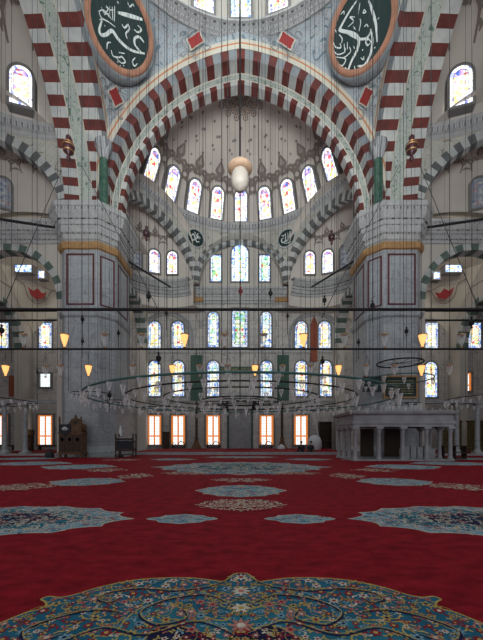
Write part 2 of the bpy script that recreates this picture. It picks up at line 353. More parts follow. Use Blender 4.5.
for sx, nm in ((-1, 'left'), (1, 'right')):
    arch_wall('wall_bay_front_'+nm, (sx*15.9, 31.2, 0), (sx, 0, 0), 12.6, 21.8, 6.1, 14.7, 4.65, 5.3, 1.1, (0, 1, 0), label='wall with a round green and white striped arch beside the %s pier' % nm)
    arch_wall('wall_bay_inner_'+nm, (sx*12.6, 33.8, 0), (0, 1, 0), 11.2, 19.2, 5.7, 14.2, 4.3, 4.95, 1.1, (sx, 0, 0), label='oblique striped arch wall behind the %s pier' % nm)
    arch_wall('wall_bay_outer_'+nm, (sx*28.2, 31.2, 0), (0, 1, 0), 13.8, 24, 6.8, 13.2, 4.6, 5.3, 1.0, (sx, 0, 0), label='outer striped arch wall of the %s corner bay' % nm)
    # corner bay vault : shallow dome on a square with painted tulip
    b = MB(); cx, cy = sx*20.7, 38.2
    def vz(x, y):
        dx, dy = x-cx, y-cy
        r2 = (dx*dx+dy*dy)/(9.6**2)
        return 21.6+3.0*(1-r2)
    rows = [[Vector((cx-7.5+15*j/20, cy-6.9+13.8*i/20, vz(cx-7.5+15*j/20, cy-6.9+13.8*i/20))) for j in range(21)] for i in range(21)]
    b.grid(rows, 0)
    tag(b.build('ceiling_bay_'+nm, [M['cream']]), 'cream painted vault over the %s corner bay' % nm, 'ceiling', kind='structure')
    # tulip ornament and thin lines, painted on wall behind arch
    b = MB(); b.box((min(sx*28, sx*39), 31, 20), (max(sx*28, sx*39), 45.5, 20.4), 0); b.box((min(sx*28, sx*39), 12, 24), (max(sx*28, sx*39), 31, 24.4), 0)
    tag(b.build('ceiling_aisle_'+nm, M['plaster']), 'flat ceiling of the outer %s aisle' % nm, 'ceiling', kind='structure')
    # bay back tympanum with painted tulip (in front of the end wall)
    b = MB(); K = 30
    P = lambda u, z, d=0: Vector((sx*20.5+u, 44.9-d, z))
    pts = [P(-6.9, 18), P(-6.9, 14.2)]+[P(-6.9*cos(pi*k/K)*.0-6.9+13.8*k/K, 14.2+2.2*sin(pi*k/K)) for k in range(K+1)]
    b.poly([P(-8.2, 17.9), P(8.2, 17.9), P(8.2, 24), P(-8.2, 24)], 0)
    e0 = Vector((sx*28.15, 38.6, 22)); e1 = Vector((sx*22.2, 44.85, 22)); e2 = Vector((sx*28.1, 44.8, 15.8)); K2 = 12
    b.grid([[e2+((e0*(1-j/K2)+e1*(j/K2))-e2)*(i/K2)+Vector((sx*.9, .9, 0))*(sin(pi*i/K2)*sin(pi*j/K2)) for j in range(K2+1)] for i in range(K2+1)], 0)
    c9 = Vector((sx*26.05, 42.2, 19.9)); r9 = Vector((sx*-.69, .72, 0)); u9 = Vector((-sx*.25, -.25, .93)); n9 = Vector((-sx*.7, -.7, -.1))
    Q = lambda o: (lambda u, v: c9+r9*u+u9*v+n9*o)
    tu = [(-1.1, .6), (-.5, .3), (0, .75), (.5, .3), (1.1, .6), (.7, -.25), (0, -.6), (-.7, -.25)]
    fc = b.vert(Q(.25)(0, 0)); fv = [b.vert(Q(.25)(u, v)) for u, v in tu]
    for q in range(8): b.face([fc, fv[q], fv[(q+1) % 8]], 1)
    b.ribbon(smoothpts([(-2.4, 1.1), (-1.5, .8), (-1.0, -.5), (0, -1.1), (1.0, -.5), (1.5, .8), (2.4, 1.1)]), -.12, Q(.22), 2)
    b.ribbon(smoothpts([(-2.4, 1.1), (-1.2, 1.0), (0, 1.3), (1.2, 1.0), (2.4, 1.1)]), -.09, Q(.22), 2)
    tag(b.build('wall_bay_back_'+nm, [M['cream'], M['redpaint'], M['line'], M['greenv'], M['whitev']]), 'cream wall panel with a painted red tulip behind the %s striped arch' % nm, 'wall', kind='structure')

# ------------------------------------------------------------ piers
def sweep(b, path, prof, mats, closed=False):
    """path: list of (x,y); prof: (offset to the left of travel, z)"""
    n = len(path); P = [Vector(p) for p in path]; rows = []
    L = [0]
    for i in range(1, n+(1 if closed else 0)): L.append(L[-1]+(P[i % n]-P[i-1]).length)
    nor = []
    for i in range(n):
        if closed: d1 = (P[i]-P[i-1]).normalized(); d2 = (P[(i+1) % n]-P[i]).normalized()
        else:
            d1 = (P[i]-P[i-1]).normalized() if i else (P[1]-P[0]).normalized()
            d2 = (P[i+1]-P[i]).normalized() if i < n-1 else d1
        n1 = Vector((-d1.y, d1.x)); n2 = Vector((-d2.y, d2.x)); m = n1+n2
        m = m/max(m.length_squared/2, .5) if m.length > 1e-4 else n1
        nor.append(m)
    for o, z in prof: rows.append([Vector((P[i].x+nor[i].x*o, P[i].y+nor[i].y*o, z)) for i in range(n)])
    b.grid(rows, lambda i, j: mats[i], uvf=lambda i, j: (L[min(j, len(L)-1)], prof[i][1]), closed=closed, smooth=False)
CORN = [(0, 19.0), (.12, 19.05), (.18, 19.4), (.35, 19.5), (.4, 20.05), (.5, 20.1), (.5, 20.5), (.62, 20.55), (.9, 21.1), (.9, 21.35), (1.0, 21.4), (1.0, 21.8), (-.3, 21.8)]
CORN2 = [(o_, 21.8-(21.8-z_)*.68) for o_, z_ in CORN]
CM = [0, 0, 1, 0, 1, 0, 2, 0, 1, 0, 0, 0]
CMATS = [M['cornice'], M['carve'], M['carve2']]
def exedra_pts(side, c0=(9.2, 5.3), r=5.65, n=22, a0=-90, a1=90):
    """local u,v points of an exedra; angle 0 = outward dir at 60 deg"""
    out = []
    for k in range(n+1):
        a = R_(60)+R_(a0+(a1-a0)*k/n)
        out.append((side*(c0[0]+r*sin(a)), c0[1]+r*cos(a)))
    return out
PROFS = [('east', Vector((0, 32, 0)), Vector((1, 0, 0)), Vector((0, 1, 0)), 'back'),
         ('north', Vector((-16, CY, 0)), Vector((0, 1, 0)), Vector((-1, 0, 0)), 'left'),
         ('south', Vector((16, CY, 0)), Vector((0, 1, 0)), Vector((1, 0, 0)), 'right')]

ntrim = [0]
def trim(bd, mats, label, cat='trim'):
    ntrim[0] += 1
    return tag(bd.build('trim_%d' % ntrim[0], mats), label, cat, kind='structure')

for sx, nm in ((-1, 'left'), (1, 'right')):
    root = empty('marble_pier', (sx*13.7, 31.4, 0))
    tag(root, 'massive grey marble pier with a gold band and cornice, %s side of the hall' % nm, 'pillar', 'marble piers carrying the dome')
    def loc(o): o.location = (-sx*13.7, -31.4, 0); return o
    def cx_(x): return sx*x
    def pbox(b, x0, x1, y0, y1, z0, z1, m=0): b.box((min(sx*x0, sx*x1), y0, z0), (max(sx*x0, sx*x1), y1, z1), m)
    b = MB()
    c = .55
    plan = [(11.4, 33.8), (11.4, 30.15), (12.5, 29), (16-c, 29), (16, 29+c), (16, 33.8)]
    pl = [(sx*x, y) for x, y in plan]
    b.grid([[Vector((x, y, z)) for x, y in pl] for z in (0, 12, 21.7)], 0, closed=True, smooth=False)
    loc(b.build('shaft', M['pier'], root))
    b = MB()
    pl2 = pl if sx < 0 else pl[::-1]
    # offset sign: left of travel must point outward
    sweep(b, pl2, [(0, .9), (.12, .85), (.25, .5), (.3, .45), (.3, 0)], [0, 0, 0, 0]); loc(b.build('base', M['pier'], root))
    b = MB(); sweep(b, pl2, [(0, 18.15), (.22, 18.2), (.3, 18.45), (.3, 18.7), (.12, 18.8), (0, 18.9)], [0]*5); loc(b.build('gold_band', M['gold'], root))
    b = MB(); sweep(b, pl2, [(0, 12.2), (.2, 12.35), (.28, 12.7), (0, 13.0)], [0]*3); loc(b.build('string_course', M['pier'], root))
    b = MB(); sweep(b, pl2, CORN, CM); loc(b.build('cornice', CMATS, root))
    b = MB()
    for (x0, x1) in ((12.85, 15.3),):
        for (a0, a1) in (((x0, 13.3), (x0+.14, 17.8)), ((x1-.14, 13.3), (x1, 17.8)), ((x0, 17.66), (x1, 17.8)), ((x0, 13.3), (x1, 13.44))):
            pbox(b, a0[0], a1[0], 28.95, 29.0, a0[1], a1[1])
    for (y0, y1) in ((30.7, 33.2),):
        for (a0, a1) in (((y0, 13.3), (y0+.14, 17.8)), ((y1-.14, 13.3), (y1, 17.8)), ((y0, 17.66), (y1, 17.8)), ((y0, 13.3), (y1, 13.44))):
            pbox(b, 11.35, 11.4, a0[0], a1[0], a0[1], a1[1])
    A9 = Vector((sx*11.4, 30.15, 0)); B9 = Vector((sx*12.5, 29, 0)); d9 = (B9-A9).normalized(); n9 = Vector((-sx*.72, -.69, 0)); Z9 = Vector((0, 0, 1)); L9 = (B9-A9).length
    for t9 in (.2, L9-.2): b.obox(A9+d9*t9+Z9*15.5+n9*.03, d9*.06, n9*.02, Z9*2.2)
    for z9 in (13.36, 17.64): b.obox(A9+d9*L9/2+Z9*z9+n9*.03, d9*(L9/2-.2), n9*.02, Z9*.06)
    loc(b.build('porphyry_panel_frame', M['panelred'], root))
    # green marble column on the pier
    root = empty('green_marble_column', (sx*12.2, 29.4, 21.8)); tag(root, 'short green marble column standing on the %s pier cornice' % nm, 'column', 'green marble columns on the piers')
    b = MB(); b.lathe([(.42, .45), (.38, 1), (.36, 4.6)], n=16); b.build('shaft', M['greenm'], root)
    b = MB(); b.lathe([(.55, 0), (.55, .2), (.46, .3), (.5, .4), (.42, .48)], n=16); b.build('base', M['cornice'], root)
    b = MB(); b.lathe([(.37, 4.55), (.42, 4.75), (.5, 5.1), (.72, 5.6), (.75, 5.8), (.75, 6.05)], n=16); b.build('capital', CMATS[1], root)

# ------------------------------------------------------------ great arches
def bigarch(name, mapf, prof, pmats, NV=57, label='', clampx=None):
    """prof: (R, depth); pmats per segment: int or ('s', a, b)"""
    b = MB(); sub = 2; n = NV*sub; rows = []
    for Rr, d in prof:
        row = []
        for k in range(n+1):
            s = -1+2*k/n; x, z = parch(Rr, s)
            if clampx: x = max(-clampx, min(clampx, x))
            row.append(mapf(x, z, d))
        rows.append(row)
    def mm(i, j):
        q = pmats[i]
        if isinstance(q, tuple): return q[1] if (j//sub) % 2 == 0 else q[2]
        return q
    b.grid(rows, mm, uvf=lambda i, j: (j*.35, prof[i][0]+prof[i][1]), smooth=False)
    return trim(b, [M['redv'], M['whitev'], M['paintband'], M['cream'], M['orange'], M['plaster'], M['bluev']], label, 'arch')
S1 = ('s', 0, 6); S2 = ('s', 0, 1)
bigarch('arch', lambda x, z, d: Vector((x, 29.8+d, z)),
        [(16.0, -.05), (15.75, 0), (15.6, 0), (15.2, 0), (15.2, .02), (14.3, .02), (14.3, 1.2), (14.2, 1.2), (13.8, 1.25), (13.7, 1.25), (13.3, 1.25), (13.3, 2.2), (17.5, 2.2)],
        [3, 4, 3, 3, S1, S2, 3, 2, 3, S2, S2, 5], label='great pointed arch of red and white stones opening to the back half dome', clampx=13.0)
for sx, nm in ((-1, 'left'), (1, 'right')):
    bigarch('arch', lambda x, z, d, sx=sx: Vector((sx*(12.0+d), CY+x, z)),
            [(16.0, -.05), (15.7, 0), (15.5, 0), (15.1, 0), (14.6, .3), (14.5, 1.7), (14.35, 1.75), (14.1, 2.7), (14.0, 2.75), (13.75, 4.0), (17, 4.1)],
            [3, 4, 3, S1, S2, 3, 2, 3, S2, 5], label='great red and white striped arch on the %s side of the dome' % nm, clampx=12.0)

# pendentives
def pend(sx, nm, back=False):
    b = MB(); NZ, NA = 26, 20; Rb = 15.98
    zt = 38.4
    def surf(fz, fa, off=0):
        z = 28.9+(zt-28.9)*fz
        q = Rb*Rb-(z-AZ)**2; xe = max(-A_+sqrt(max(q, 0)), .0)
        if (z-AZ) > sqrt(Rb*Rb-A_*A_): xe = 0
        xa = min(xe, 12.1); xs = min(xe, 11.4)
        e = Vector((xa, 11.4)); s = Vector((12.0, xs))
        ae = atan2(e.x, e.y); as_ = atan2(s.x, s.y)
        a = ae+(as_-ae)*fa; r = e.length+(s.length-e.length)*fa
        q2 = 281-(z-26.4)**2; r += (max(sqrt(max(q2, 0)), r)-r)*sin(pi*fa)**.8
        r -= off
        yy = CY+r*cos(a) if not back else CY-r*cos(a)
        return Vector((sx*r*sin(a), yy, z))
    b.grid([[surf(i/NZ, j/NA) for j in range(NA+1)] for i in range(NZ+1)], 0)
    if not back:
        # crimson rosettes with dark outline
        for fz, fa, sc, ev in ((.30, .5, .5, 1), (.86, .12, .55, 1), (.86, .88, .55, 1)):
            du = .03; c0 = surf(fz, fa); tu = (surf(fz, fa+du)-surf(fz, fa-du)).normalized(); tv = (surf(fz+.02, fa)-surf(fz-.02, fa)).normalized()
            tv = (tv*.5+Vector((0, 0, 1))).normalized(); nn = tu.cross(tv); cen = Vector((0, CY, c0.z)); 
            if nn.dot(cen-c0) < 0: nn = -nn
            P = lambda u, v, o=.12: c0+tu*u*sc+tv*v*sc*ev+nn*(o+.4)
            pe = [(r*cos(a), r*1.25*sin(a)) for k in range(24) for a in [2*pi*k/24] for r in [1.0+.18*cos(4*a+0)+.08*cos(8*a)]]
            b.poly([P(u*1.2, v*1.2, .08) for u, v in pe], 3); b.poly([P(u, v) for u, v in pe], 1)
            pe2 = [(u*1.75, v*1.75) for u, v in pe]
            b.ribbon(pe2+[pe2[0]], -.14, lambda u, v: P(u, v, .09), 2)
            for k in range(8):
                a = pi*k/4+.4
                b.ribbon(smoothpts([(1.8*cos(a), 2.1*sin(a)), (2.6*cos(a+.15), 2.9*sin(a+.15)), (2.9*cos(a-.1), 3.2*sin(a-.1)), (2.5*cos(a-.15), 2.7*sin(a-.15))]), .22, lambda u, v: P(u, v, .09), 2)
    return tag(b.build('ceiling_pendentive_'+nm, [M['pend'], M['redpaint'], M['line2'], M['cream']]), 'painted pale blue triangular pendentive carrying the %s roundel' % nm, 'ceiling', kind='structure')
pend(-1, 'left'); pend(1, 'right')

# dome ring, drum and dome
NC = 88
circ = [(11.75*cos(2*pi*k/NC), CY+11.75*sin(2*pi*k/NC)) for k in range(NC)]
b = MB(); sweep(b, circ, [(0, 37.95), (.1, 38.0), (.14, 38.12), (.32, 38.2), (.36, 38.36), (.58, 38.45), (.62, 38.6), (.8, 38.64), (.8, 38.8), (0, 38.85)], [0, 1, 0, 1, 0, 2, 0, 0, 0], closed=True)
trim(b, CMATS, 'ring cornice with carved bands at the foot of the main dome', 'cornice')
b = MB(); b.grid([[Vector((r*cos(2*pi*k/NC), CY+r*sin(2*pi*k/NC), z)) for k in range(NC)] for r, z in ((11.75, 38.8), (11.75, 43.5), (11, 46), (9, 49), (5.5, 51.2), (2, 52), (.1, 52.1))], 0, closed=True)
tag(b.build('ceiling_main_dome', M['plaster']), 'main dome above its ring of windows', 'ceiling', kind='structure')

# ------------------------------------------------------------ windows
nwin = [0]
def outline(w, h, kind, n=10):
    if kind == 'rect': return [(-w/2, 0), (w/2, 0), (w/2, h), (-w/2, h)]
    r = w/2; return [(-r, 0), (r, 0)]+[(r*cos(pi*k/n), h-r+r*sin(pi*k/n)) for k in range(n+1)]
def inset(pts, w, h, d, kind):
    sxx = (w-2*d)/w
    if kind == 'rect': return [(x*sxx, d+(y)*(h-2*d)/h) for x, y in pts]
    r = w/2; out = []
    for x, y in pts:
        if y <= 0: out.append((x*sxx, d))
        else:
            out.append((x*(r-d)/r, (h-r)+(y-(h-r))*(r-d)/r))
    return out
def window(org, right, nrm, wd, ht, kind='arch', style='warm', label='', up=None, surround=.22, lattice=True, dk=None):
    nwin[0] += 1
    org = Vector(org); right = Vector(right).normalized(); up = Vector(up).normalized() if up else Vector((0, 0, 1)); nrm = Vector(nrm).normalized()
    root = empty('window_%d' % nwin[0], org); tag(root, label, 'window', kind='structure')
    P = lambda u, v, d=0: right*u+up*v+nrm*d
    ol = outline(wd, ht, kind); n = len(ol)
    big = [(x*(wd+2*surround)/wd, (-surround if y <= 0 else y+(surround if kind == 'rect' else (surround*(y-(ht-wd/2))/(wd/2) if y >= ht-wd/2 else 0)))) for x, y in ol]
    b = MB()
    for o1, o2, d1, d2 in ((ol, big, .08, .08), (big, big, .08, -.75), (ol, ol, .08, -.06)):
        r1 = [P(x, y, d1) for x, y in o1]; r2 = [P(x, y, d2) for x, y in o2]
        b.grid([r1, r2], 0, closed=True, smooth=False)
    fo = b.build('frame', M[dk or 'frame'], root)
    b = MB(); rim = wd*.17
    i1 = inset(ol, wd, ht, rim, kind)
    uvo = (nwin[0]*3.7) % 11
    for k in range(n):
        q = [ol[k], ol[(k+1) % n], i1[(k+1) % n], i1[k]]
        b.poly([P(x, y, 0) for x, y in q], 0, uv=[(x+uvo, y) for x, y in q])
    split = ht-wd*.5 if kind != 'rect' else ht*.8
    # inner panel split into body and crown
    if kind == 'rect':
        b.poly([P(x, y, 0) for x, y in i1], 1, uv=[(x+uvo, y) for x, y in i1])
    else:
        body = [i1[0], i1[1], i1[2], i1[-1]]; crown = i1[2:]
        b.poly([P(x, y, 0) for x, y in body], 1, uv=[(x+uvo, y) for x, y in body])
        b.poly([P(x, y, 0) for x, y in crown], 2, uv=[(x+uvo, y) for x, y in crown])
    g = {'warm': 'g_warm', 'pink': 'g_pink', 'blue': 'g_blue', 'green': 'g_green', 'dim': 'g_dim'}[style]
    if style == 'dim': ms = [M['g_dim']]*3
    else: ms = [M['g_rimp' if style == 'pink' else 'g_rim'], M[g], M['g_top'] if style == 'pink' else M[g]]
    b.build('stained_glass', ms, root)
    if lattice:
        b = MB(); t = .022
        i2 = i1+[i1[0]]
        b.ribbon(i2, -.04, lambda u, v: P(u, v, .015), 0)
        k = 1
        while k*.62 < ht-wd*.5:
            b.ribbon([(-wd/2, k*.62), (wd/2, k*.62)], -.03, lambda u, v: P(u, v, .015), 0); k += 1
        b.build('leading', M['lead'], root)
    return root
def day_window(x, z0, z1, wd, label, Y=45, leaf=True):
    nwin[0] += 1
    root = empty('window_%d' % nwin[0], (x, Y, z0)); tag(root, label, 'window', kind='structure'); h = z1-z0
    b = MB(); b.poly([(-wd/2, -.03, 0), (wd/2, -.03, 0), (wd/2, -.03, h), (-wd/2, -.03, h)]); b.build('pane', M['g_day'], root)
    b = MB(); o = .22
    for a, c in (((-wd/2-o, -.3, -o), (-wd/2, 0, h+o)), ((wd/2, -.3, -o), (wd/2+o, 0, h+o)), ((-wd/2, -.3, h), (wd/2, 0, h+o)), ((-wd/2, -.3, -o), (wd/2, 0, 0))): b.box(a, c)
    b.build('frame', M['frame'], root)
    if leaf:
        b = MB()
        for x0_, z0_, x1_, z1_ in ((-wd/2, 0, -wd/2+.3, h), (wd/2-.3, 0, wd/2, h), (-.12, 0, .12, h), (-wd/2+.3, h*.27, -.12, h*.27+.2), (.12, h*.27, wd/2-.3, h*.27+.2), (-wd/2+.3, h-.2, -.12, h), (.12, h-.2, wd/2-.3, h)):
            b.poly([Vector((x, -.14, z)) for x, z in ((x0_, z0_), (x1_, z0_), (x1_, z1_), (x0_, z1_))])
        b.build('casement', M['owood'], root)
    return root

S = 45/F
zz = lambda y: EYE+(HOR-y)*S
places = {-86: 'far left', -62.5: 'second from left', -28: 'left of the prayer niche', 25.5: 'right of the prayer niche', 60: 'right pair, inner', 85: 'right pair, outer'}
for dx in (-86.3, -62.6, -27.8, 25.4, 59.7):
    day_window(dx*S, .75, 4.75, 15*S*.93, 'ground floor window in orange wooden casement, %s' % {-86.3: 'leftmost of the central five', -62.6: 'second of the central five from the left', -27.8: 'just left of the prayer niche', 25.4: 'just right of the prayer niche', 59.7: 'rightmost of the central five'}[dx])
day_window(-195*S, .75, 4.75, 2.0, 'bright ground floor window left of the left pier')
day_window(-238*S, .75, 4.75, 1.6, 'bright ground floor window at the left edge of the view')
day_window(-195*S, zz(387), zz(374), 1.4, 'small plain white window left of the left pier', leaf=False)
day_window(222*S, zz(391), zz(373), 2.0, 'small bright window in wooden frame at the right edge')
for dx, nmx in ((-86.3, 'first'), (-62.6, 'second'), (-27.8, 'third'), (25.4, 'fourth'), (60.3, 'fifth'), (84.8, 'sixth')):
    window((dx*S, 45, zz(396)), (1, 0, 0), (0, -1, 0), 11.5*S, (396-361)*S, style='warm' if abs(dx) > 30 else 'blue', label='tall arched stained window in the middle row, %s from the left' % nmx)
for dx, nmx in ((-86.3, 'outer left'), (-63.2, 'inner left'), (60, 'inner right'), (83.5, 'outer right')):
    window((dx*S, 45, zz(348)), (1, 0, 0), (0, -1, 0), 12*S, 26.5*S, style='warm', label='short arched stained window of the upper row, %s' % nmx)
for dx, nmx in ((-27.8, 'left'), (25, 'right')):
    window((dx*S, 45, zz(347)), (1, 0, 0), (0, -1, 0), 10.5*S, 35*S, style='blue', label='slim arched window %s of the rectangular green stained window' % nmx)
window((-1.2*S, 45, zz(347)), (1, 0, 0), (0, -1, 0), 15*S, 38*S, kind='rect', style='green', label='rectangular stained window with green tree pattern above the prayer niche')
for x, nmx in ((46, 'nearer the left pier'), (3, 'at the left edge')):
    window(((x-241.5)*S, 45, zz(348)), (1, 0, 0), (0, -1, 0), 12.5*S, 25*S, kind='rect', style='warm', label='rectangular blue bordered stained window, %s' % nmx)
for x, nmx in ((432, 'nearer the right pier'), (475, 'at the right edge')):
    window(((x-241.5)*S, 45, zz(348)), (1, 0, 0), (0, -1, 0), 12.5*S, 25*S, kind='rect', style='warm', label='rectangular blue bordered stained window, %s' % nmx)
window(((431.5-241.5)*S, 45, zz(397)), (1, 0, 0), (0, -1, 0), 12*S, 35*S, style='warm', label='tall arched stained window right of the right pier, middle row')
# main dome windows
for k in range(-3, 4):
    a = R_(16.7*k); 
    window((11.5*sin(a), CY+11.5*cos(a), 39.6), (cos(a), -sin(a), 0), (-sin(a), -cos(a), 0), 1.75, 2.9, style='pink' if k else 'blue', label='window in the main dome drum, number %d from the middle to the %s' % (abs(k), 'right' if k > 0 else 'left') if k else 'middle window in the main dome drum')

# ------------------------------------------------------------ half dome assemblies
def crest(b, mp, s=1.0, m=1, fill=None, mpf=None):
    if fill is not None:
        for sg in (-1, 1):
            for q in ([(0, .1), (.55, .3), (.75, .6), (.4, .85), (.42, 1.15), (.12, 1.7), (0, 2.1)], [(.75, .1), (1.15, -.3), (1.6, 0), (1.6, .4), (1.25, .45)]):
                b.poly([(mpf or mp)(sg*x*s, y*s) for x, y in q], fill)
    for sg in (-1, 1):
        for pts, wdt in (([(.95, -1.6), (1.15, -.4), (.75, .25), (.3, .35), (.15, .8), (.45, 1.0), (.25, 1.45), (0, 1.9)], .16),
                         ([(.35, -.05), (.6, .45), (.9, .6), (1.15, .35), (.95, .1)], .13),
                         ([(1.15, -.4), (1.5, -.1), (1.7, .2), (1.5, .45), (1.3, .2)], .13),
                         ([(0, .05), (.25, .2), (.12, .5), (0, .75)], .12),
                         ([(1.25, -1.2), (1.5, -.9), (1.75, -1.0), (1.7, -.7)], .11)):
            b.ribbon(smoothpts([(sg*x*s, y*s) for x, y in pts], 3), wdt*s*2.1, mp, m)
    b.disc(0, 2.1*s, .12*s, mp, m)
def halfdome(key, O, U, V, nm, full=True, ezoff=0):
    W = lambda u, v, z: O+U*u+V*v+Vector((0, 0, z))
    zr = 29.9; HV = 7.7 if key == 'east' else 16.0; RR = 12.0
    def dome(th, t, off=0):
        r = (RR-off)*cos(t); return W(r*sin(th), r*cos(th), zr+(HV-off*.6)*sin(t))
    b = MB()
    b.grid([[dome(R_(-92+184*j/46), R_(90*i/14)) for j in range(47)] for i in range(15)], 0)
    # painted gores, dots and crests
    for k in range(-5, 6):
        th0 = R_(16.2*k+(0 if key == 'east' else 8.1)); zc = R_(27)
        mp = lambda u, v, o=.2, th0=th0: dome(th0+(u)/(RR*cos(zc+v/9.0)), zc+v/9.0, o)
        crest(b, lambda u, v: mp(u, v+.75), 1.0, 1, 4, lambda u, v: mp(u, v+.75, .1))
        for tt, du in ((.82, 0), (.93, .3), (1.03, -.3), (1.14, 0)):
            t2 = tt*.96; th = th0+(du*.35)
            pts = [dome(th+.13*cos(2*pi*q/8)/(RR*cos(t2)), t2+.13*sin(2*pi*q/8)/8.5, .1) for q in range(8)]
            b.poly(pts, 1)
        th = th0+R_(8.1)
        for tt in (.72, .86, .98):
            pts = [dome(th+.13*cos(2*pi*q/8)/(RR*cos(tt)), tt+.13*sin(2*pi*q/8)/8.5, .1) for q in range(8)]
            b.poly(pts, 2)
    if key == 'east':
        # lace rosette painted under the crown of the arch
        lp = lambda u, v: W(u, 2.9+v, zr+(HV-.1)*sqrt(max(0, 1-(u*u+(2.9+v)**2)/145.))-.06)
        for q in range(17):
            a = R_(180*q/16); rr = 2.5 if q % 2 else 2.0
            cx2, cy2 = rr*cos(a), -1.2+rr*sin(a)*1.1
            ring2 = [(cx2+.26*cos(2*pi*h/8), cy2+.30*sin(2*pi*h/8)) for h in range(9)]
            b.ribbon(ring2, -.1, lp, 1)
            b.ribbon([(.5*cos(a), -1.2+.5*sin(a)), (cx2*.9, -1.2+(cy2+1.2)*.9)], -.09, lp, 1)
            b.disc(cx2, cy2, .11, lp, 3)
        for rr in (.6, 1.15, 1.7):
            b.ribbon([(rr*cos(R_(180*h/24))*(1+.09*cos(h*pi/1.5)), -1.2+rr*sin(R_(180*h/24))*(1+.09*cos(h*pi/1.5))) for h in range(25)], -.13, lp, 1)
    tag(b.build('ceiling_halfdome_'+nm, [M['dome'], M['line'], M['line2'], M['copper'], M['crest']]), 'dusky cream half dome with painted crests on the %s side' % nm, 'ceiling', kind='structure')
    # windows of the half dome
    ks = range(-4, 5) if key == 'east' else range(1, 6)
    for k in ks:
        th = R_(16.2*k) if key == 'east' else R_(16.2*k-8.1)
        n_ = -(U*sin(th)+V*cos(th)); rt = U*cos(th)-V*sin(th)
        def ring(z):
            t = math.asin((z-zr)/HV); r = RR*cos(t); return W(r*sin(th), r*cos(th), z)
        z0, z1 = (30.35, 33.5) if key == 'east' else (30.75, 34.2)
        up = ring(z1)-ring(z0)
        if key != 'east': up = Vector((0, 0, up.z))
        nn = up.cross(rt).normalized()
        if nn.dot(n_) < 0: nn = -nn
        o = ring(z0)+nn*(.5 if key == 'east' else .95)
        pos = 'middle' if k == 0 else '%d to the %s of the middle' % (abs(k), 'right' if k > 0 else 'left')
        window(o, rt, nn, 1.5 if key == 'east' else 1.75, up.length, style='pink', up=up, label='window in the %s half dome, %s' % (nm, pos if key == 'east' else 'number %d from its centre' % k))
    # ring cornice at half dome foot
    b = MB(); K = 60
    path = [(O+U*(RR*sin(R_(-90+180*j/K)))+V*(RR*cos(R_(-90+180*j/K)))) for j in range(K+1)]
    path = [(p.x, p.y) for p in path]
    a0 = Vector(path[0]); a1 = Vector(path[1]); d = a1-a0; mid = Vector((O.x, O.y))
    if Vector((-d.y, d.x)).dot(mid-a0) < 0: path = path[::-1]
    sweep(b, path, [(-.05, 28.75), (.12, 28.8), (.15, 29.2), (.4, 29.3), (.55, 29.65), (.6, 29.95), (-.05, 30.0)], [1, 0, 0, 2, 0, 0])
    trim(b, [M['cornice'], M['plaster'], M['carve']], 'curved cornice under the %s half dome windows' % nm, 'cornice')
    # drum wall with three arches
    b = MB()
    arches = [(0, 27.0), (59.5, 28.5), (-59.5, 28.5)]
    Zb = ZS-.1
    vbot = {}
    def zarch(thd):
        for c, hw in arches:
            if abs(thd-c) < hw-1e-6:
                s = (thd-c)/hw; R0 = R_(hw)*RR
                return Zb+.15+ (R0*1.04)*sqrt(1-s*s)
        return None
    cols = []
    NN = 368
    for j in range(NN+1):
        thd = -92+184*j/NN; z = zarch(thd); cols.append((thd, z if z is not None else Zb))
    low = []; hi = []; lowo = []
    for thd, z in cols:
        th = R_(thd); low.append(W(RR*sin(th), RR*cos(th), z)); hi.append(W(RR*sin(th), RR*cos(th), 28.9)); lowo.append(W((RR+.7)*sin(th), (RR+.7)*cos(th), z))
    b.grid([low, hi], 3, smooth=False); b.grid([low, lowo], 0, smooth=False)
    for c, hw in arches:
        R0 = R_(hw)*RR; N = 31 if c == 0 else 35
        for k in range(N):
            for h in range(2):
                a0 = pi*(k+h/2)/N; a1 = pi*(k+(h+1)/2)/N
                def q(a, rr, off):
                    s = R0*-cos(a)*rr; z = Zb+.15+R0*1.04*sin(a)*(1+(rr-1)*.95)
                    th = R_(c)+s/RR; return W((RR-off)*sin(th), (RR-off)*cos(th), z)
                b.poly([q(a0, .985, .12), q(a0, 1.13, .12), q(a1, 1.13, .12), q(a1, .985, .12)], 1+k % 2)
                b.poly([q(a0, .985, .12), q(a1, .985, .12), q(a1, .985, -.7), q(a0, .985, -.7)], 1+k % 2)
                b.poly([q(a0, 1.13, .12), q(a1, 1.13, .12), q(a1, 1.13, 0), q(a0, 1.13, 0)], 1+k % 2)
    tag(b.build('wall_drum_'+nm, [M['plaster'], M['greyv'], M['whitev'], M['span']]), 'curved drum wall with grey and white striped arches under the %s half dome' % nm, 'wall', kind='structure')
    # central recess
    b = MB(); R0 = R_(27)*RR; rows = []
    for vv in (10.5, 12.9):
        rows.append([W(-5.6*cos(pi*k/24), vv, Zb+.2+6.1*sin(pi*k/24)) for k in range(25)])
    b.grid(rows, 0)
    b.poly([W(-6.2, 12.92, 21), W(6.2, 12.92, 21), W(6.2, 12.92, 29), W(-6.2, 12.92, 29)], 0)
    tag(b.build('wall_recess_'+nm, M['plaster']), 'flat recessed wall with three windows in the %s half dome' % nm, 'wall', kind='structure')
    if key == 'east':
        for dx, wd, z0, z1, nmx in ((-3.4, 1.35, 22.9, 26.4, 'left'), (3.2, 1.35, 22.9, 26.4, 'right')):
            window(W(dx, 12.9, z0), U, -V, wd, z1-z0, kind='rect', style='green', label='%s window of three under the central recess arch' % nmx)
        window(W(-.15, 12.9, 22.9), U, -V, 2.2, 4.9, style='blue', label='tallest middle window of three under the central recess arch')
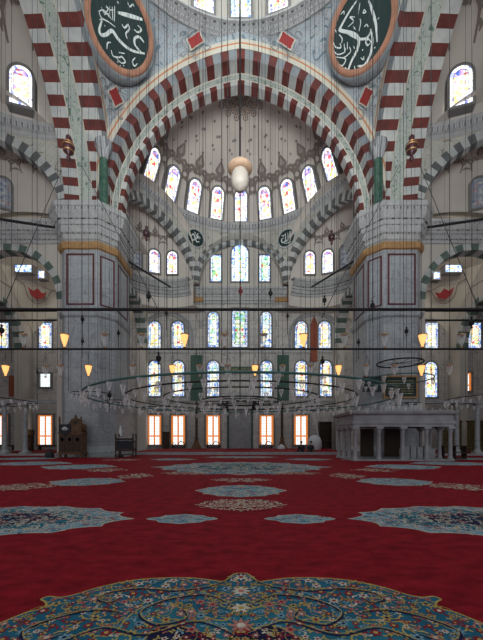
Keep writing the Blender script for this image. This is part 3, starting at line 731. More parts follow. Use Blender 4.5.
    # exedrae
    for side in (-1, 1):
        if key != 'east' and side < 0: continue
        er = 5.75; c0 = (9.1, 5.25)
        def E(a, z, r): 
            aa = R_(60)+a; return W(side*(c0[0]+r*sin(aa)), c0[1]+r*cos(aa), z)
        zd = 25.7+ezoff; b = MB()
        b.grid([[E(R_(-92+184*j/40), z, er) for j in range(41)] for z in ((18.6 if key == 'east' else 21.7), zd)], 0)
        ed = lambda a, t, off=0: E(a, zd+(4.2-off*.5)*sin(t), (er-off)*cos(t))
        b.grid([[ed(R_(-92+184*j/40), R_(90*i/10)) for j in range(41)] for i in range(11)], 0)
        angs = (-62, -39, -16, 7, 30, 53)
        for a in angs:
            t0 = R_(16)
            crest(b, lambda u, v, a=a: ed(R_(a)+u/(er*cos(t0+v/5.2)), t0+(v+.55)/5.2, .16), .62, 1, 2, lambda u, v, a=a: ed(R_(a)+u/(er*cos(t0+v/5.2)), t0+(v+.55)/5.2, .08))
        if key == 'east': b.grid([[E(R_(-92+184*j/40), 18.6, r) for j in range(41)] for r in (er, er+2.6)], 0)
        tag(b.build('wall_exedra_%s_%s' % (nm, 'right' if side > 0 else 'left'), [M['dome'], M['line'], M['crest']]), 'curved exedra niche on the %s of the %s half dome' % ('right' if side > 0 else 'left', nm), 'wall', kind='structure')
        z0 = 22.9+ezoff
        for qn, a in enumerate(angs):
            if key != 'east' and qn > 3: continue
            aa = R_(60)+R_(a)
            n_ = -(U*side*sin(aa)+V*cos(aa)); rt = U*side*cos(aa)-V*sin(aa)
            st = 'dim' if key != 'east' or (a > -10 and a < 20 ) else 'pink'
            if key == 'east' and a > -20: st = 'dim' if side < 0 else 'dim'
            window(E(R_(a), z0, er-.12), rt, n_, 1.25, 2.9, style=st, label='arched window in the %s exedra of the %s half dome, number %d from the middle' % ('right' if side > 0 else 'left', nm, qn+1))
        if key != 'east': continue
        b = MB()
        path = [E(R_(-90+180*j/30), 0, er) for j in range(31)]; path = [(p.x, p.y) for p in path]
        a0 = Vector(path[0]); a1 = Vector(path[1]); d = a1-a0; mid3 = E(0, 0, 0); mid = Vector((mid3.x, mid3.y))
        if Vector((-d.y, d.x)).dot(mid-a0) < 0: path = path[::-1]
        sweep(b, path, CORN2, CM)
        trim(b, CMATS, 'curved carved cornice of the %s exedra, %s half dome' % ('right' if side > 0 else 'left', nm), 'cornice')
    if key == 'east':
        b = MB(); sweep(b, [(6.2, 44.95), (-6.2, 44.95)], CORN2, CM)
        trim(b, CMATS, 'straight carved cornice across the middle of the end wall', 'cornice')
halfdome(*PROFS[0]); halfdome(*PROFS[1], ezoff=1.5); halfdome(*PROFS[2], ezoff=1.5)
for sx, nm in ((-1, 'left'), (1, 'right')):
    b = MB(); pth = [(sx*28.3, 31.15), (sx*16.1, 31.15)]; sweep(b, pth[::-1] if sx < 0 else pth, [(o_*.8, z_) for o_, z_ in CORN2], CM)
    trim(b, CMATS, 'straight carved cornice outward of the %s pier' % nm, 'cornice')

# shells behind gaps: roof above half-dome level keeps the sky out
for sx, nm in ((-1, 'left'), (1, 'right')):
    b = MB(); b.box((min(sx*16, sx*39), 33.7, 25), (max(sx*11.9, sx*39), 46, 25.4), 0)
    b.box((min(sx*13.2, sx*16), 31.1, 21.8), (max(sx*13.2, sx*16), 33.0, 40), 0)
    tag(b.build('wall_upper_'+nm, M['plaster']), 'upper corner wall above the %s pier' % nm, 'wall', kind='structure')


# ------------------------------------------------------------ carpet
b = MB(); zc = 0.0
b.box((-37.5, -8, -.02), (37.5, 28.0, 0), 0); b.box((-10.3, 28.0, -.02), (10.3, 32.55, 0), 0); b.box((-37.5, 28.0, -.02), (-17, 31.1, 0), 0); b.box((17, 28.0, -.02), (37.5, 31.1, 0), 0)
def cp(z): return lambda u, v: Vector((u, v, z))
CMT = ['carpet', 'c_blue', 'c_teal', 'c_navy', 'c_cream', 'c_gold', 'c_red', 'c_pink', 'c_pale']
def rosette(b, x, y, r, petals, c, cc, z, sq=1.0, rot=0):
    n = petals*4
    b.poly([Vector((x+r*(.72+.28*cos(petals*a))*cos(a+rot), y+r*sq*(.72+.28*cos(petals*a))*sin(a+rot), z)) for a in [2*pi*k/n for k in range(n)]], c)
    b.poly([Vector((x+r*.34*cos(a), y+r*sq*.34*sin(a), z+.0012)) for a in [2*pi*k/6 for k in range(6)]], cc)
def inside(p, poly):
    x, y = p; c = False; j = len(poly)-1
    for i in range(len(poly)):
        xi, yi = poly[i]; xj, yj = poly[j]
        if (yi > y) != (yj > y) and x < (xj-xi)*(y-yi)/(yj-yi)+xi: c = not c
        j = i
    return c
def fanpoly(b, pts, z, m):
    """triangulated star-shaped polygon about its centroid"""
    cx_ = sum(p[0] for p in pts)/len(pts); cy_ = sum(p[1] for p in pts)/len(pts)
    c = b.vert((cx_, cy_, z)); v = [b.vert((p[0], p[1], z)) for p in pts]
    for i in range(len(v)): b.face([c, v[i], v[(i+1) % len(v)]], m)
def blades(b, pts, poly, r, z):
    for (x, y) in pts:
        pass
def vine(x, y, r, a0, turns, sg):
    out = []
    for k in range(22):
        t = k/21; a = a0+sg*turns*2*pi*t; rr = r*(1-.75*t)
        out.append((x+rr*cos(a), y+rr*sin(a)))
    return out
def medallion(cx, cy, poly, fr, nfl, ymin=-99, ground=1, pal=((4, 6), (5, 6), (6, 5), (7, 6), (6, 4), (8, 3), (5, 3), (6, 5), (7, 4)), outline=5, inner=None, sym=True, ow=.02, seed=1):
    vc = 5 if ground == 1 else 4; outline = vc if outline == 5 else outline
    if ground == 8: pal = ((4, 6), (4, 1), (7, 4), (4, 5), (1, 4), (6, 4), (4, 8), (3, 4))
    rnd = random.Random(seed)
    fanpoly(b, poly, .003, ground)
    b.ribbon(list(poly)+[poly[0]], -ow, cp(.0045), outline)
    if inner:
        for k, (sc, g) in enumerate(inner):
            ip = [(cx+(x-cx)*sc, cy+(y-cy)*sc) for x, y in poly]
            ip = [(cx+(x-cx)*(1+.10*cos(9*atan2(y-cy, x-cx))), cy+(y-cy)*(1+.10*cos(9*atan2(y-cy, x-cx)))) for x, y in ip]
            fanpoly(b, ip, .0038+.0006*k, g); b.ribbon(ip+[ip[0]], -ow*.8, cp(.0058+.0003*k), outline)
    xs = [p[0] for p in poly]; ys = [p[1] for p in poly]; placed = []
    tries = 0
    while len(placed) < nfl and tries < nfl*14:
        tries += 1
        x = rnd.uniform(cx if sym else min(xs), max(xs)); y = rnd.uniform(max(min(ys), ymin), max(ys)); r = fr*rnd.choice((.45, .6, .8, 1.0, 1.0))
        if not all(inside((x+r*1.1*q, y+r*1.1*h), poly) for q, h in ((1, 0), (-1, 0), (0, 1), (0, -1))): continue
        if any((x-a)**2+(y-c)**2 < (r+d)**2*1.05 for a, c, d in placed): continue
        placed.append((x, y, r))
    for x, y, r in placed:
        c = rnd.choice(pal); pt = rnd.choice((5, 6, 8)); ro = rnd.random()*3; sp = rnd.random() < .16; sg = rnd.choice((-1, 1)); lf = rnd.random()*6.3
        for sxx in ((1, -1) if sym else (1,)):
            X = cx+(x-cx)*sxx
            rosette(b, X, y, r, pt, c[0], c[1], .0075, rot=ro*sxx)
            if sp: b.ribbon(vine(X, y, r*2.6, lf if sxx > 0 else pi-lf, .8, sg*sxx), fr*.13, cp(.0068), vc)
            for q in range(2):
                a = lf+q*2.6; a = a if sxx > 0 else pi-a
                b.ribbon([(X+r*cos(a), y+r*sin(a)), (X+r*1.7*cos(a+.2*sxx), y+r*1.7*sin(a+.2*sxx)), (X+r*2.2*cos(a+.5*sxx), y+r*2.2*sin(a+.5*sxx))], fr*.35, cp(.0065), vc if q else c[0])
# foreground medallion traced outline (right half, then mirrored)
hp = [(0, 4.03), (.07, 4.02), (.13, 3.93), (.2, 3.80), (.3, 3.82), (.55, 3.89), (.85, 3.90), (1.15, 3.86), (1.4, 3.76), (1.6, 3.62), (1.76, 3.47), (1.88, 3.42), (2.0, 3.44), (2.04, 3.38), (1.97, 3.33), (1.92, 3.26), (1.93, 3.19),
      (2.03, 3.12), (2.12, 2.98), (2.22, 2.84), (2.36, 2.8), (2.42, 2.72), (2.42, 2.3), (2.6, 2.1), (2.5, 1.6), (2.7, 1.4), (2.3, .9), (2.1, .4), (1.5, .0), (.8, -.25), (.25, -.3), (0, -.45)]
hp = [(p.x, p.y) for p in smoothpts(hp, 3)]
pa = hp+[(-x, y) for x, y in hp[::-1][1:-1]]
medallion(0, 1.75, pa, .062, 560, ymin=2.1, ground=1, inner=[(.66, 2), (.5, 3)], seed=5, ow=.022)
# crest motif at its tip and long arabesque arms
for sg in (-1, 1):
    for pts in ([(.05, 3.95), (.3, 3.68), (.7, 3.55), (1.1, 3.6), (1.4, 3.5), (1.45, 3.35), (1.3, 3.3), (1.25, 3.4)],
                [(.05, 3.2), (.35, 3.45), (.75, 3.35), (.95, 3.1), (.75, 2.9), (.5, 3.0), (.55, 3.15)],
                [(1.1, 3.1), (1.4, 3.15), (1.7, 3.0), (1.85, 2.8), (1.7, 2.65), (1.5, 2.75)],
                [(.05, 2.75), (.4, 2.95), (.8, 2.75), (1.2, 2.85), (1.5, 2.6)]):
        b.ribbon(smoothpts([(sg*x, y) for x, y in pts], 6), .022, cp(.009), 3)
        b.ribbon(smoothpts([(sg*x, y+.03) for x, y in pts], 6), .010, cp(.0092), 5)
rosette(b, 0, 3.9, .09, 8, 4, 6, .0095); rosette(b, 0, 3.55, .11, 8, 4, 7, .0095); rosette(b, 0, 3.2, .10, 6, 4, 5, .0095); rosette(b, 0, 2.9, .12, 8, 7, 4, .0095)
def lobed(cx, cy, a, c, n=9, dep=.12, tip=.16, seed=0, N=110):
    rnd = random.Random(seed); ph = rnd.random()*0
    out = []
    for k in range(N):
        f = 2*pi*k/N
        r = 1-dep*abs(sin(n*f/2+ph))**.6 if n else 1
        r += tip*max(0, abs(cos(f))-.93)/.07
        out.append((cx+a*r*cos(f), cy+c*r*sin(f)))
    return out
for sg in (-1, 1):
    medallion(sg*4.75, 6.75, lobed(sg*4.75, 6.75, 2.45, 1.3, 14, .12, .05, 3), .085, 330, ground=8, sym=False, inner=[(.72, 2), (.45, 3)], seed=11, ow=.03)
    medallion(sg*1.2, 6.75, lobed(sg*1.2, 6.75, .58, .40, 8, .1, .25), .06, 34, ground=8, sym=False, seed=12)
    medallion(sg*5.8, 12.5, lobed(sg*5.8, 12.5, 1.3, 1.15, 10, .1, .1), .13, 60, ground=8, sym=False, seed=13, ow=.04)
    medallion(sg*2.6, 13.8, lobed(sg*2.6, 15.5, 1.0, .8, 6), .14, 30, ground=0, sym=False, outline=0, seed=31, ow=.04, pal=((4, 6), (4, 7)))
    medallion(sg*7.4, 11.2, lobed(sg*7.4, 11.2, .95, 1.0, 8), .14, 40, ground=0, sym=False, outline=0, seed=14, pal=((4, 6), (4, 7), (4, 5)))
    medallion(sg*4.6, 14.2, lobed(sg*4.6, 14.4, .75, 1.1, 8), .16, 26, ground=0, sym=False, outline=0, seed=15, pal=((4, 6), (4, 7)))
    medallion(sg*9.3, 19.0, lobed(sg*9.3, 19.0, 1.9, 1.7, 12), .2, 46, ground=8, sym=False, seed=16, ow=.05)
    medallion(sg*13.6, 21.5, lobed(sg*13.6, 21.5, 2.3, 1.7, 12), .2, 46, ground=8, sym=False, seed=17, ow=.05)
    medallion(sg*6.9, 17.0, lobed(sg*6.9, 17.0, 1.0, 1.2, 8), .2, 20, ground=0, sym=False, outline=0, seed=18, pal=((4, 6), (4, 7)))
    medallion(sg*5.2, 25.5, lobed(sg*5.2, 25.5, 1.6, 1.2, 12), .25, 24, ground=8, sym=False, seed=19, ow=.05)
    medallion(sg*9.0, 25.0, lobed(sg*9.0, 25.0, 1.4, 1.2, 12), .25, 24, ground=0, outline=0, sym=False, seed=20, ow=.05, pal=((4, 6), (4, 7)))
    medallion(sg*17.5, 26.5, lobed(sg*17.5, 26.5, 2.4, 1.5, 12), .25, 24, ground=8, sym=False, seed=22, ow=.05)
medallion(0, 8.2, lobed(0, 8.2, 1.12, .78, 12, .12, .1), .1, 50, ground=0, outline=0, seed=23, pal=((4, 6), (4, 7), (4, 5)))
medallion(0, 10.4, lobed(0, 10.4, 1.3, 1.2, 12, .1, .1), .13, 60, ground=8, seed=24, ow=.04)
medallion(0, 13.0, lobed(0, 13.0, 1.15, .7, 10, .1, .1), .14, 26, ground=0, outline=0, seed=25, pal=((4, 6), (4, 7)))
medallion(0, 18.8, lobed(0, 18.8, 4.6, 4.3, 16, .16, .12), .26, 330, ground=8, seed=26, ow=.07, inner=[(.6, 2)])
medallion(0, 28.5, lobed(0, 28.5, 3.0, 1.6, 14, .14, .1), .28, 50, ground=8, seed=27, ow=.05)
o = b.build('carpet', [M[k] for k in CMT]); tag(o, 'crimson wall-to-wall carpet with blue floral medallions', 'carpet')
b = MB(); b.box((-11.3, 32.6, -.02), (11.3, 45, .24), 0); b.box((-11.3, 32.55, 0), (11.3, 32.8, .26), 1)
b.box((-28, 31.2, -.02), (-16.2, 45, .06), 1); b.box((28, 31.2, -.02), (16.2, 45, .06), 1); b.box((-27.5, 34, .06), (-16.5, 44.5, .08), 0); b.box((27.5, 34, .06), (16.5, 44.5, .08), 0)
tag(b.build('floor_raised_back', [M['carpet'], M['stone']]), 'low raised red floor along the end wall', 'floor', kind='structure')

# ------------------------------------------------------------ calligraphy roundels
def roundel(name, c, nrm, rad, strokes, label, copper=True, tilt=0, grp=None):
    root = empty(name, c); tag(root, label, 'roundel', grp)
    n = Vector(nrm).normalized(); rt = Vector((0, 0, 1)).cross(n).normalized(); up = n.cross(rt)
    mp = lambda o: (lambda u, v: rt*u+up*v+n*o)
    N = 48
    b = MB(); b.grid([[mp(d)(r*cos(2*pi*k/N), r*sin(2*pi*k/N)) for k in range(N)] for r, d in ((rad*1.2, -1.2 if copper else -.2), (rad*1.2, .05), (rad*1.14, .14), (rad*1.04, .14), (rad, .04))], 0, closed=True)
    b.build('ring_frame', M['copper'] if copper else M['whitev'], root)
    if copper:
        b = MB(); b.grid([[mp(d)(r*cos(2*pi*k/N), r*sin(2*pi*k/N)) for k in range(N)] for r, d in ((rad*1.3, -1.3), (rad*1.3, .03), (rad*1.2, .03))], 0, closed=True); b.build('outer_border', M['bluev'], root)
    b = MB(); b.poly([mp(.04)(rad*cos(2*pi*k/N), rad*sin(2*pi*k/N)) for k in range(N)]); b.build('panel', M['disc'], root)
    b = MB()
    for wd, pts in strokes:
        if len(pts) == 1: b.disc(pts[0][0]*rad, pts[0][1]*rad, wd*rad*.6, mp(.06), 0, 6)
        else: b.ribbon(smoothpts([(x*rad, y*rad) for x, y in pts], 5), wd*rad, mp(.06))
    b.build('calligraphy', M['script'], root)
    return root
def conv(raw, cx, cy, w, h, k):
    return [(wd/w*1.25, [((x-cx-k*(y-cy))/w, -(y-cy)/h) for x, y in pts]) for wd, pts in raw]
LRAW = [(22, [(200, 78), (275, 98), (348, 120)]), (7, [(85, 65), (100, 108), (145, 135), (185, 165)]), (8, [(88, 70), (110, 62), (135, 85), (150, 110)]),
 (20, [(105, 125), (88, 180), (100, 212), (130, 210), (165, 188), (200, 235), (250, 285), (300, 312), (362, 325)]), (15, [(345, 322), (305, 275), (302, 235), (330, 225), (358, 258)]),
 (11, [(225, 148), (240, 170), (262, 152), (268, 180), (248, 205), (258, 238)]), (10, [(320, 155), (342, 180), (322, 197), (298, 180)]), (8, [(134, 298), (138, 262), (158, 258)]),
 (9, [(160, 305), (172, 340), (208, 348), (225, 345), (245, 375), (222, 382), (192, 352)]), (9, [(305, 350), (288, 372), (300, 400), (318, 385)]), (6, [(205, 318), (242, 325)]),
 (8, [(258, 15), (272, 42), (290, 28), (298, 42)]), (7, [(195, 10), (206, 25)]), (6, [(100, 45), (118, 80), (140, 60), (128, 42)]), (6, [(150, 38), (150, 105)]), (6, [(166, 42), (170, 125)]), (6, [(181, 38), (179, 132)]),
 (6, [(118, 92), (140, 85), (162, 120)]), (6, [(130, 35), (150, 60), (175, 62)]), (6, [(90, 120), (112, 118)]), (7, [(200, 375)]), (7, [(215, 398)]), (7, [(235, 398)]), (6, [(122, 158)])]
RRAW = [(17, [(298, 5), (318, 60), (342, 150), (350, 255)]), (19, [(228, 5), (180, 75), (130, 165), (128, 185), (205, 205), (238, 240), (230, 300), (195, 370), (172, 425), (155, 410)]),
 (13, [(150, 190), (225, 232), (280, 235), (305, 205), (312, 175)]), (17, [(310, 185), (322, 245), (308, 330), (272, 395), (232, 400)]), (11, [(310, 262), (290, 275), (282, 250), (298, 238), (314, 258)]),
 (5, [(246, 20), (235, 88)]), (7, [(270, 58), (282, 75), (265, 80), (270, 60)]), (7, [(215, 105), (185, 105), (208, 130), (172, 165)]), (6, [(246, 115), (250, 140), (240, 190)]), (7, [(272, 165), (285, 150), (296, 165)]),
 (8, [(85, 255), (98, 285), (130, 290), (125, 262)]), (7, [(120, 210), (138, 235), (135, 262)]), (7, [(82, 300), (110, 330), (150, 318), (160, 290)]), (7, [(100, 345), (145, 350), (175, 330), (190, 310), (182, 285)]),
 (8, [(110, 385), (140, 398), (160, 360), (130, 350)]), (6, [(150, 265), (155, 320)]), (6, [(170, 255), (170, 300)]), (6, [(212, 400), (218, 430)]), (6, [(250, 350), (268, 362), (268, 340)]), (7, [(130, 90), (148, 70), (150, 90)]),
 (6, [(205, 160), (218, 180)]), (6, [(95, 180), (105, 200)]), (7, [(350, 120), (362, 108)]), (8, [(262, 303)]), (8, [(335, 290)]), (6, [(205, 280), (215, 295)])]
def onplane(raw, ox, c, n, rad):
    c = Vector(c); n = Vector(n).normalized(); rt = Vector((0, 0, 1)).cross(n).normalized(); up = n.cross(rt); eye = Vector((0, 0, EYE)); out = []
    for wd, pts in raw:
        q = []
        for x, y in pts:
            d = Vector(((ox+x/6.04-241.5)/F, 1, (HOR-y/6.04)/F)); t = (c-eye).dot(n)/d.dot(n); p = eye+d*t-c
            q.append((p.dot(rt)/rad, p.dot(up)/rad))
        out.append((wd/158*.78, q))
    return out
for sg, nm, raw, ox in ((-1, 'left', LRAW, 85), (1, 'right', RRAW, 320)):
    c_ = Vector((sg*9.72, 26.75, 34.75)); n_ = Vector((-sg*.58, -.70, -.42)); rd = 2.3
    roundel('calligraphy_roundel', c_, n_, rd, onplane(raw, ox, c_, n_, rd), 'large dark green roundel with pale calligraphy and copper ring, %s pendentive' % nm)
SM1 = [(.16, [(-.6, .1), (-.3, .4), (-.1, 0), (.1, -.4), (.5, -.3)]), (.14, [(-.5, -.5), (0, -.1), (.4, .3), (.6, .1)]), (.12, [(.3, .7), (.2, .2), (.5, 0)]), (.12, [(-.2, .7), (0, .5), (.1, .2)]), (.1, [(-.6, -.2), (-.3, -.3)])]
SM2 = [(.15, [(.5, .7), (.5, -.3)]), (.15, [(.2, .6), (.2, -.3), (-.05, -.35)]), (.15, [(-.1, .6), (-.1, -.3), (-.5, -.4), (-.6, 0), (-.3, .1)]), (.12, [(-.6, .5), (-.4, .35), (-.2, .5)]), (.1, [(.6, -.6), (.1, -.65), (-.3, -.55)]), (.1, [(.35, .1), (.6, 0)])]
for sg, raw, nm in ((-1, SM1, 'left'), (1, SM2, 'right')):
    th = R_(29.3)
    roundel('calligraphy_roundel', (sg*11.85*sin(th), 32+11.85*cos(th), 27.2), (-sg*sin(th), -cos(th), 0), 1.05, raw, 'small black calligraphy roundel on the %s spandrel above the three tall windows' % nm, copper=False)

# painted ornament above the piers, side half dome spandrels
def painted(name_, pts_list, mp, mats, label):
    pass

# ------------------------------------------------------------ dark iron tie bars at cornice level
def bar(p, q, r, name, label, cat='tie bar', m='black', grp=None):
    p = Vector(p); q = Vector(q); c = (p+q)/2; b = MB()
    b.tube([p-c, q-c], r, 0, n=8); o = b.build(name, M[m]); o.location = c
    return tag(o, label, cat, grp)
for sg, nm in ((-1, 'left'), (1, 'right')):
    bar((sg*16.2, 29.6, 20.4), (sg*22.5, 24.0, 17.9+.4), .11, 'iron_tie_bar', 'dark iron tie bar running outward from the %s pier cornice' % nm)
    bar((sg*11.3, 33, 19.3), (sg*8.6, 40.2, 20.0), .11, 'iron_tie_bar', 'dark iron tie bar crossing the %s exedra cornice' % nm)
    for z, q in ((13.0, 'lower'), (13.9, 'upper')):
        bar((sg*16, 31.9, z), (sg*28.2, 31.9, z), .09, 'iron_tie_bar', '%s dark tie bar across the green striped arch beside the %s pier' % (q, nm))

# ------------------------------------------------------------ glass cups
def cup_mesh(b, c, s=1.0, m=0):
    b.lathe([(.02*s, 0), (.05*s, .01*s), (.035*s, .06*s), (.07*s, .14*s), (.12*s, .3*s), (.155*s, .48*s)], c, m, n=10)
def cup_thing(c, s, lit, label, grp, wire_top=None):
    root = empty('glass_cup_lamp', c); tag(root, label, 'lamp', grp)
    b = MB(); cup_mesh(b, (0, 0, 0), s); b.build('glass_cup', M['lit'] if lit else M['glass'], root)
    b = MB(); b.lathe([(.16*s, .47*s), (.165*s, .49*s), (.16*s, .51*s)], n=12); b.build('brass_rim', M['brass'], root); b = MB(); b.lathe([(.05*s, -.03*s), (.06*s, 0), (.03*s, .03*s)], n=8); b.build('brass_foot', M['brass'], root)
    if lit:
        b = MB(); b.lathe([(.01, .1*s), (.05*s, .16*s), (.06*s, .24*s), (.03*s, .32*s), (.005, .36*s)], n=8); b.build('bulb', M['flame'], root)
        l = bpy.data.lights.new('cup_bulb_light', 'POINT'); l.energy = 9*s; l.color = (1, .6, .25); l.shadow_soft_size = .1
        lo = bpy.data.objects.new('cup_bulb_light', l); COL.objects.link(lo); lo.parent = root; lo.location = (0, 0, .3*s)
    if wire_top:
        b = MB()
        for k in range(3): b.tube([(.15*s*cos(2.1*k), .15*s*sin(2.1*k), .5*s), (0, 0, 1.0*s)], .006, n=4)
        b.tube([(0, 0, 1.0*s), (0, 0, wire_top-c[2])], .006, n=4); b.build('hanging_wire', M['wire'], root)
    return root
YB = 13.0
def bx_(x, y, Y=YB): return px(x, y, Y)
zb1 = px(241, 349, YB).z; zb2 = px(241, 309.5, YB).z
def beam(name, z, r, label):
    root = empty(name, (0, YB, z)); tag(root, label, 'lamp rail')
    b = MB(); b.tube([(-13, 0, 0), (13, 0, 0)], r, n=8); b.build('rail', M['black'], root)
    for x in (-12.5, -8.2, -2.9, 2.9, 8.2, 12.5):
        b = MB(); b.tube([(x, 0, r), (x, 0, 44-z)], .009, n=4); b.build('suspension_cable', M['wire'], root)
    return root
beam('iron_lamp_rail', zb2, .062, 'upper of the two straight black lamp rails spanning the hall')
beam('iron_lamp_rail', zb1, .042, 'lower straight black lamp rail carrying glass cups')
LITU = {65, 185, 304, 423}
for x in (-16, 24, 65, 105, 142, 185, 225, 264, 304, 345, 385, 423, 462, 502):
    p = px(x, 348, YB); lit = x in LITU
    wh = {65: 'in front of the left pier', 185: 'left of centre', 304: 'right of centre', 423: 'right of the right pier'}.get(x, 'standing on the lower rail')
    cup_thing((p.x, p.y, zb1+.075), 1.0, lit, ('glowing orange glass cup on the lower rail, %s' % wh) if lit else 'unlit clear glass cup standing on the lower lamp rail', 'lit cups on the lower rail' if lit else 'unlit cups on the lower rail')
for x, y, lit in ((6, 376, 1), (46, 377, 0), (61, 376, 0), (89, 376, 1), (133, 376, 0), (173, 376, 1), (200, 376, 0), (228, 376, 0), (255.5, 376, 1), (283, 376, 0), (311, 376, 0), (339, 376, 1), (367, 376, 0), (395, 376, 0), (422, 376, 1), (450, 376, 0)):
    Y = 14.2; p = px(x, y, Y)
    cup_thing(p, .92, lit, 'glowing orange cup hanging below the lower rail, %s' % ({6: 'at the far left', 89: 'over the left pier', 173: 'left of centre', 255.5: 'just right of centre', 339: 'beside the right pier', 422: 'right of the right pier'}[x]) if lit else 'unlit clear glass cup hanging below the lower rail', 'hanging lit cups' if lit else 'hanging unlit cups', wire_top=44)

# ------------------------------------------------------------ ring chandeliers
def chandelier(c, r, ncup, label, ncab=8, ztop=44, cs=.62, tub=.035, m='patina', drop=.22, spokes=0):
    root = empty('ring_chandelier', c); tag(root, label, 'chandelier')
    b = MB(); n = 72; ring = [[Vector(((r+tub*cos(2*pi*q/6))*cos(2*pi*k/n), (r+tub*cos(2*pi*q/6))*sin(2*pi*k/n), tub*sin(2*pi*q/6))) for q in range(6)] for k in range(n)]
    ring.append(ring[0]); b.grid(ring, 0, closed=True); b.build('ring', M[m], root)
    for k in range(ncab):
        a = 2*pi*(k+.37)/ncab; b = MB(); b.tube([(r*cos(a), r*sin(a), 0), (r*cos(a), r*sin(a), ztop-c[2])], .010, n=4, cap=False); b.build('suspension_cable', M['wire'], root)
    for k in range(spokes):
        a = pi*k/spokes; b = MB(); b.tube([(-r*cos(a), -r*sin(a), 0), (r*cos(a), r*sin(a), 0)], .02, n=4); b.build('spoke', M['black'], root)
    proto = None
    for k in range(ncup):
        a = 2*pi*(k+.5)/ncup
        if proto is None:
            b = MB(); cup_mesh(b, (0, 0, -.52*cs-.02), cs, 0); b.lathe([(.17*cs, -.06), (.17*cs, 0)], m=0, n=8); b.tube([(0, 0, 0), (0, 0, -.03)], .012, 1, 4)
            o = b.build('glass_cup', [M['glass'], M['black']], root); proto = o
        else:
            o = proto.copy(); COL.objects.link(o); o.parent = root
        o.location = (r*cos(a), r*sin(a), -.04 if k % 2 else -drop)
    return root
chandelier((0, CY, 3.72), 8.0, 64, 'outermost and largest of the concentric iron lamp rings over the carpet', 11, tub=.045)
chandelier((0, CY, 3.78), 6.1, 48, 'second iron lamp ring, inside the largest ring over the carpet', 7, m='black')
chandelier((0, CY, 3.84), 4.2, 36, 'third iron lamp ring around the centre of the hall', 6, m='black')
chandelier((0, CY, 3.70), 2.2, 20, 'smallest innermost iron lamp ring under the egg ornament', 4, m='black', spokes=3)
chandelier((0, 29.0, 4.35), 3.4, 40, 'iron lamp ring hanging in front of the prayer niche', 6, ztop=37, m='black')
chandelier((0, 29.0, 4.9), 1.9, 20, 'small iron ring above the lamp ring near the prayer niche', 4, ztop=37, m='black')
chandelier((-7.0, 30.0, 4.3), 2.2, 26, 'iron lamp ring hanging left of the prayer niche', 4, ztop=34, m='black')
chandelier((7.0, 30.0, 4.3), 2.2, 26, 'iron lamp ring hanging right of the prayer niche', 4, ztop=34, m='black')
chandelier((-20.6, 25.5, 4.5), 4.2, 44, 'large iron lamp ring beside the left pier', 6, ztop=30, m='black')
chandelier((20.6, 25.5, 4.7), 4.2, 44, 'large iron lamp ring beside the right pier', 6, ztop=30, m='black')
chandelier((-12.0, 26.6, 5.2), 1.5, 18, 'small lamp ring hanging in front of the left pier', 4, ztop=30, m='black')
chandelier((-9.9, 26.6, 4.6), .95, 16, 'small lamp ring inside the left pier', 4, ztop=37, m='black')
chandelier((12.6, 26.3, 7.6), 1.7, 0, 'flat black iron ring above the platform', 4, ztop=30, m='black', tub=.06, spokes=4)
chandelier((12.9, 26.3, 4.35), 1.2, 18, 'cluster ring of clear cups over the platform', 4, ztop=7.6, m='black', cs=.9, spokes=2)
chandelier((9.2, 19.5, 6.3-1.2), 1.9, 12, 'small patinated lamp ring in front of the right pier', 4, m='patina')

# plain hanging wires with finial ornaments
def ornament(c, s, top, label, m='dwood', grp=None):
    root = empty('hanging_ornament', c); tag(root, label, 'ornament', grp)
    b = MB(); b.lathe([(.01, -.95), (.12, -.85), (.14, -.72), (.08, -.62), (.10, -.5), (.30, -.32), (.37, -.08), (.36, .02), (.30, .22), (.14, .36), (.10, .42), (.17, .52), (.18, .66), (.08, .8), (.01, .86)] and
                    [(r*s, z*s) for r, z in ((.01, -.95), (.12, -.85), (.14, -.72), (.08, -.62), (.10, -.5), (.30, -.32), (.37, -.08), (.36, .02), (.30, .22), (.14, .36), (.10, .42), (.17, .52), (.18, .66), (.08, .8), (.01, .86))], n=14); b.build('turned_body', M[m], root)
    b = MB()
    for z, r in ((-.30, .33), (.03, .385), (.24, .30)): b.lathe([(r*s, (z-.03)*s), ((r+.02)*s, z*s), (r*s, (z+.03)*s)], n=14)
    b.build('bead_band', M['brass'] if s > .7 else M['black'], root)
    b = MB(); b.tube([(0, 0, .8*s), (0, 0, top-c[2])], .013 if s > .3 else .008, n=4); b.tube([(0, 0, -.9*s), (0, 0, -(c[2]-4.2) if s > .5 else -.9*s-.6)], .014, n=4); b.build('hanging_wire', M['wire'], root)
    return root
M['maroon'] = mat('dark_maroon_lacquer', (.05, .015, .02), .35)
ornament(px(69, 147, 18), .82, 44, 'large dark turned ornament hanging before the left striped arch', 'maroon')
ornament(px(412, 147, 18), .82, 44, 'large dark turned ornament hanging before the right striped arch', 'maroon')
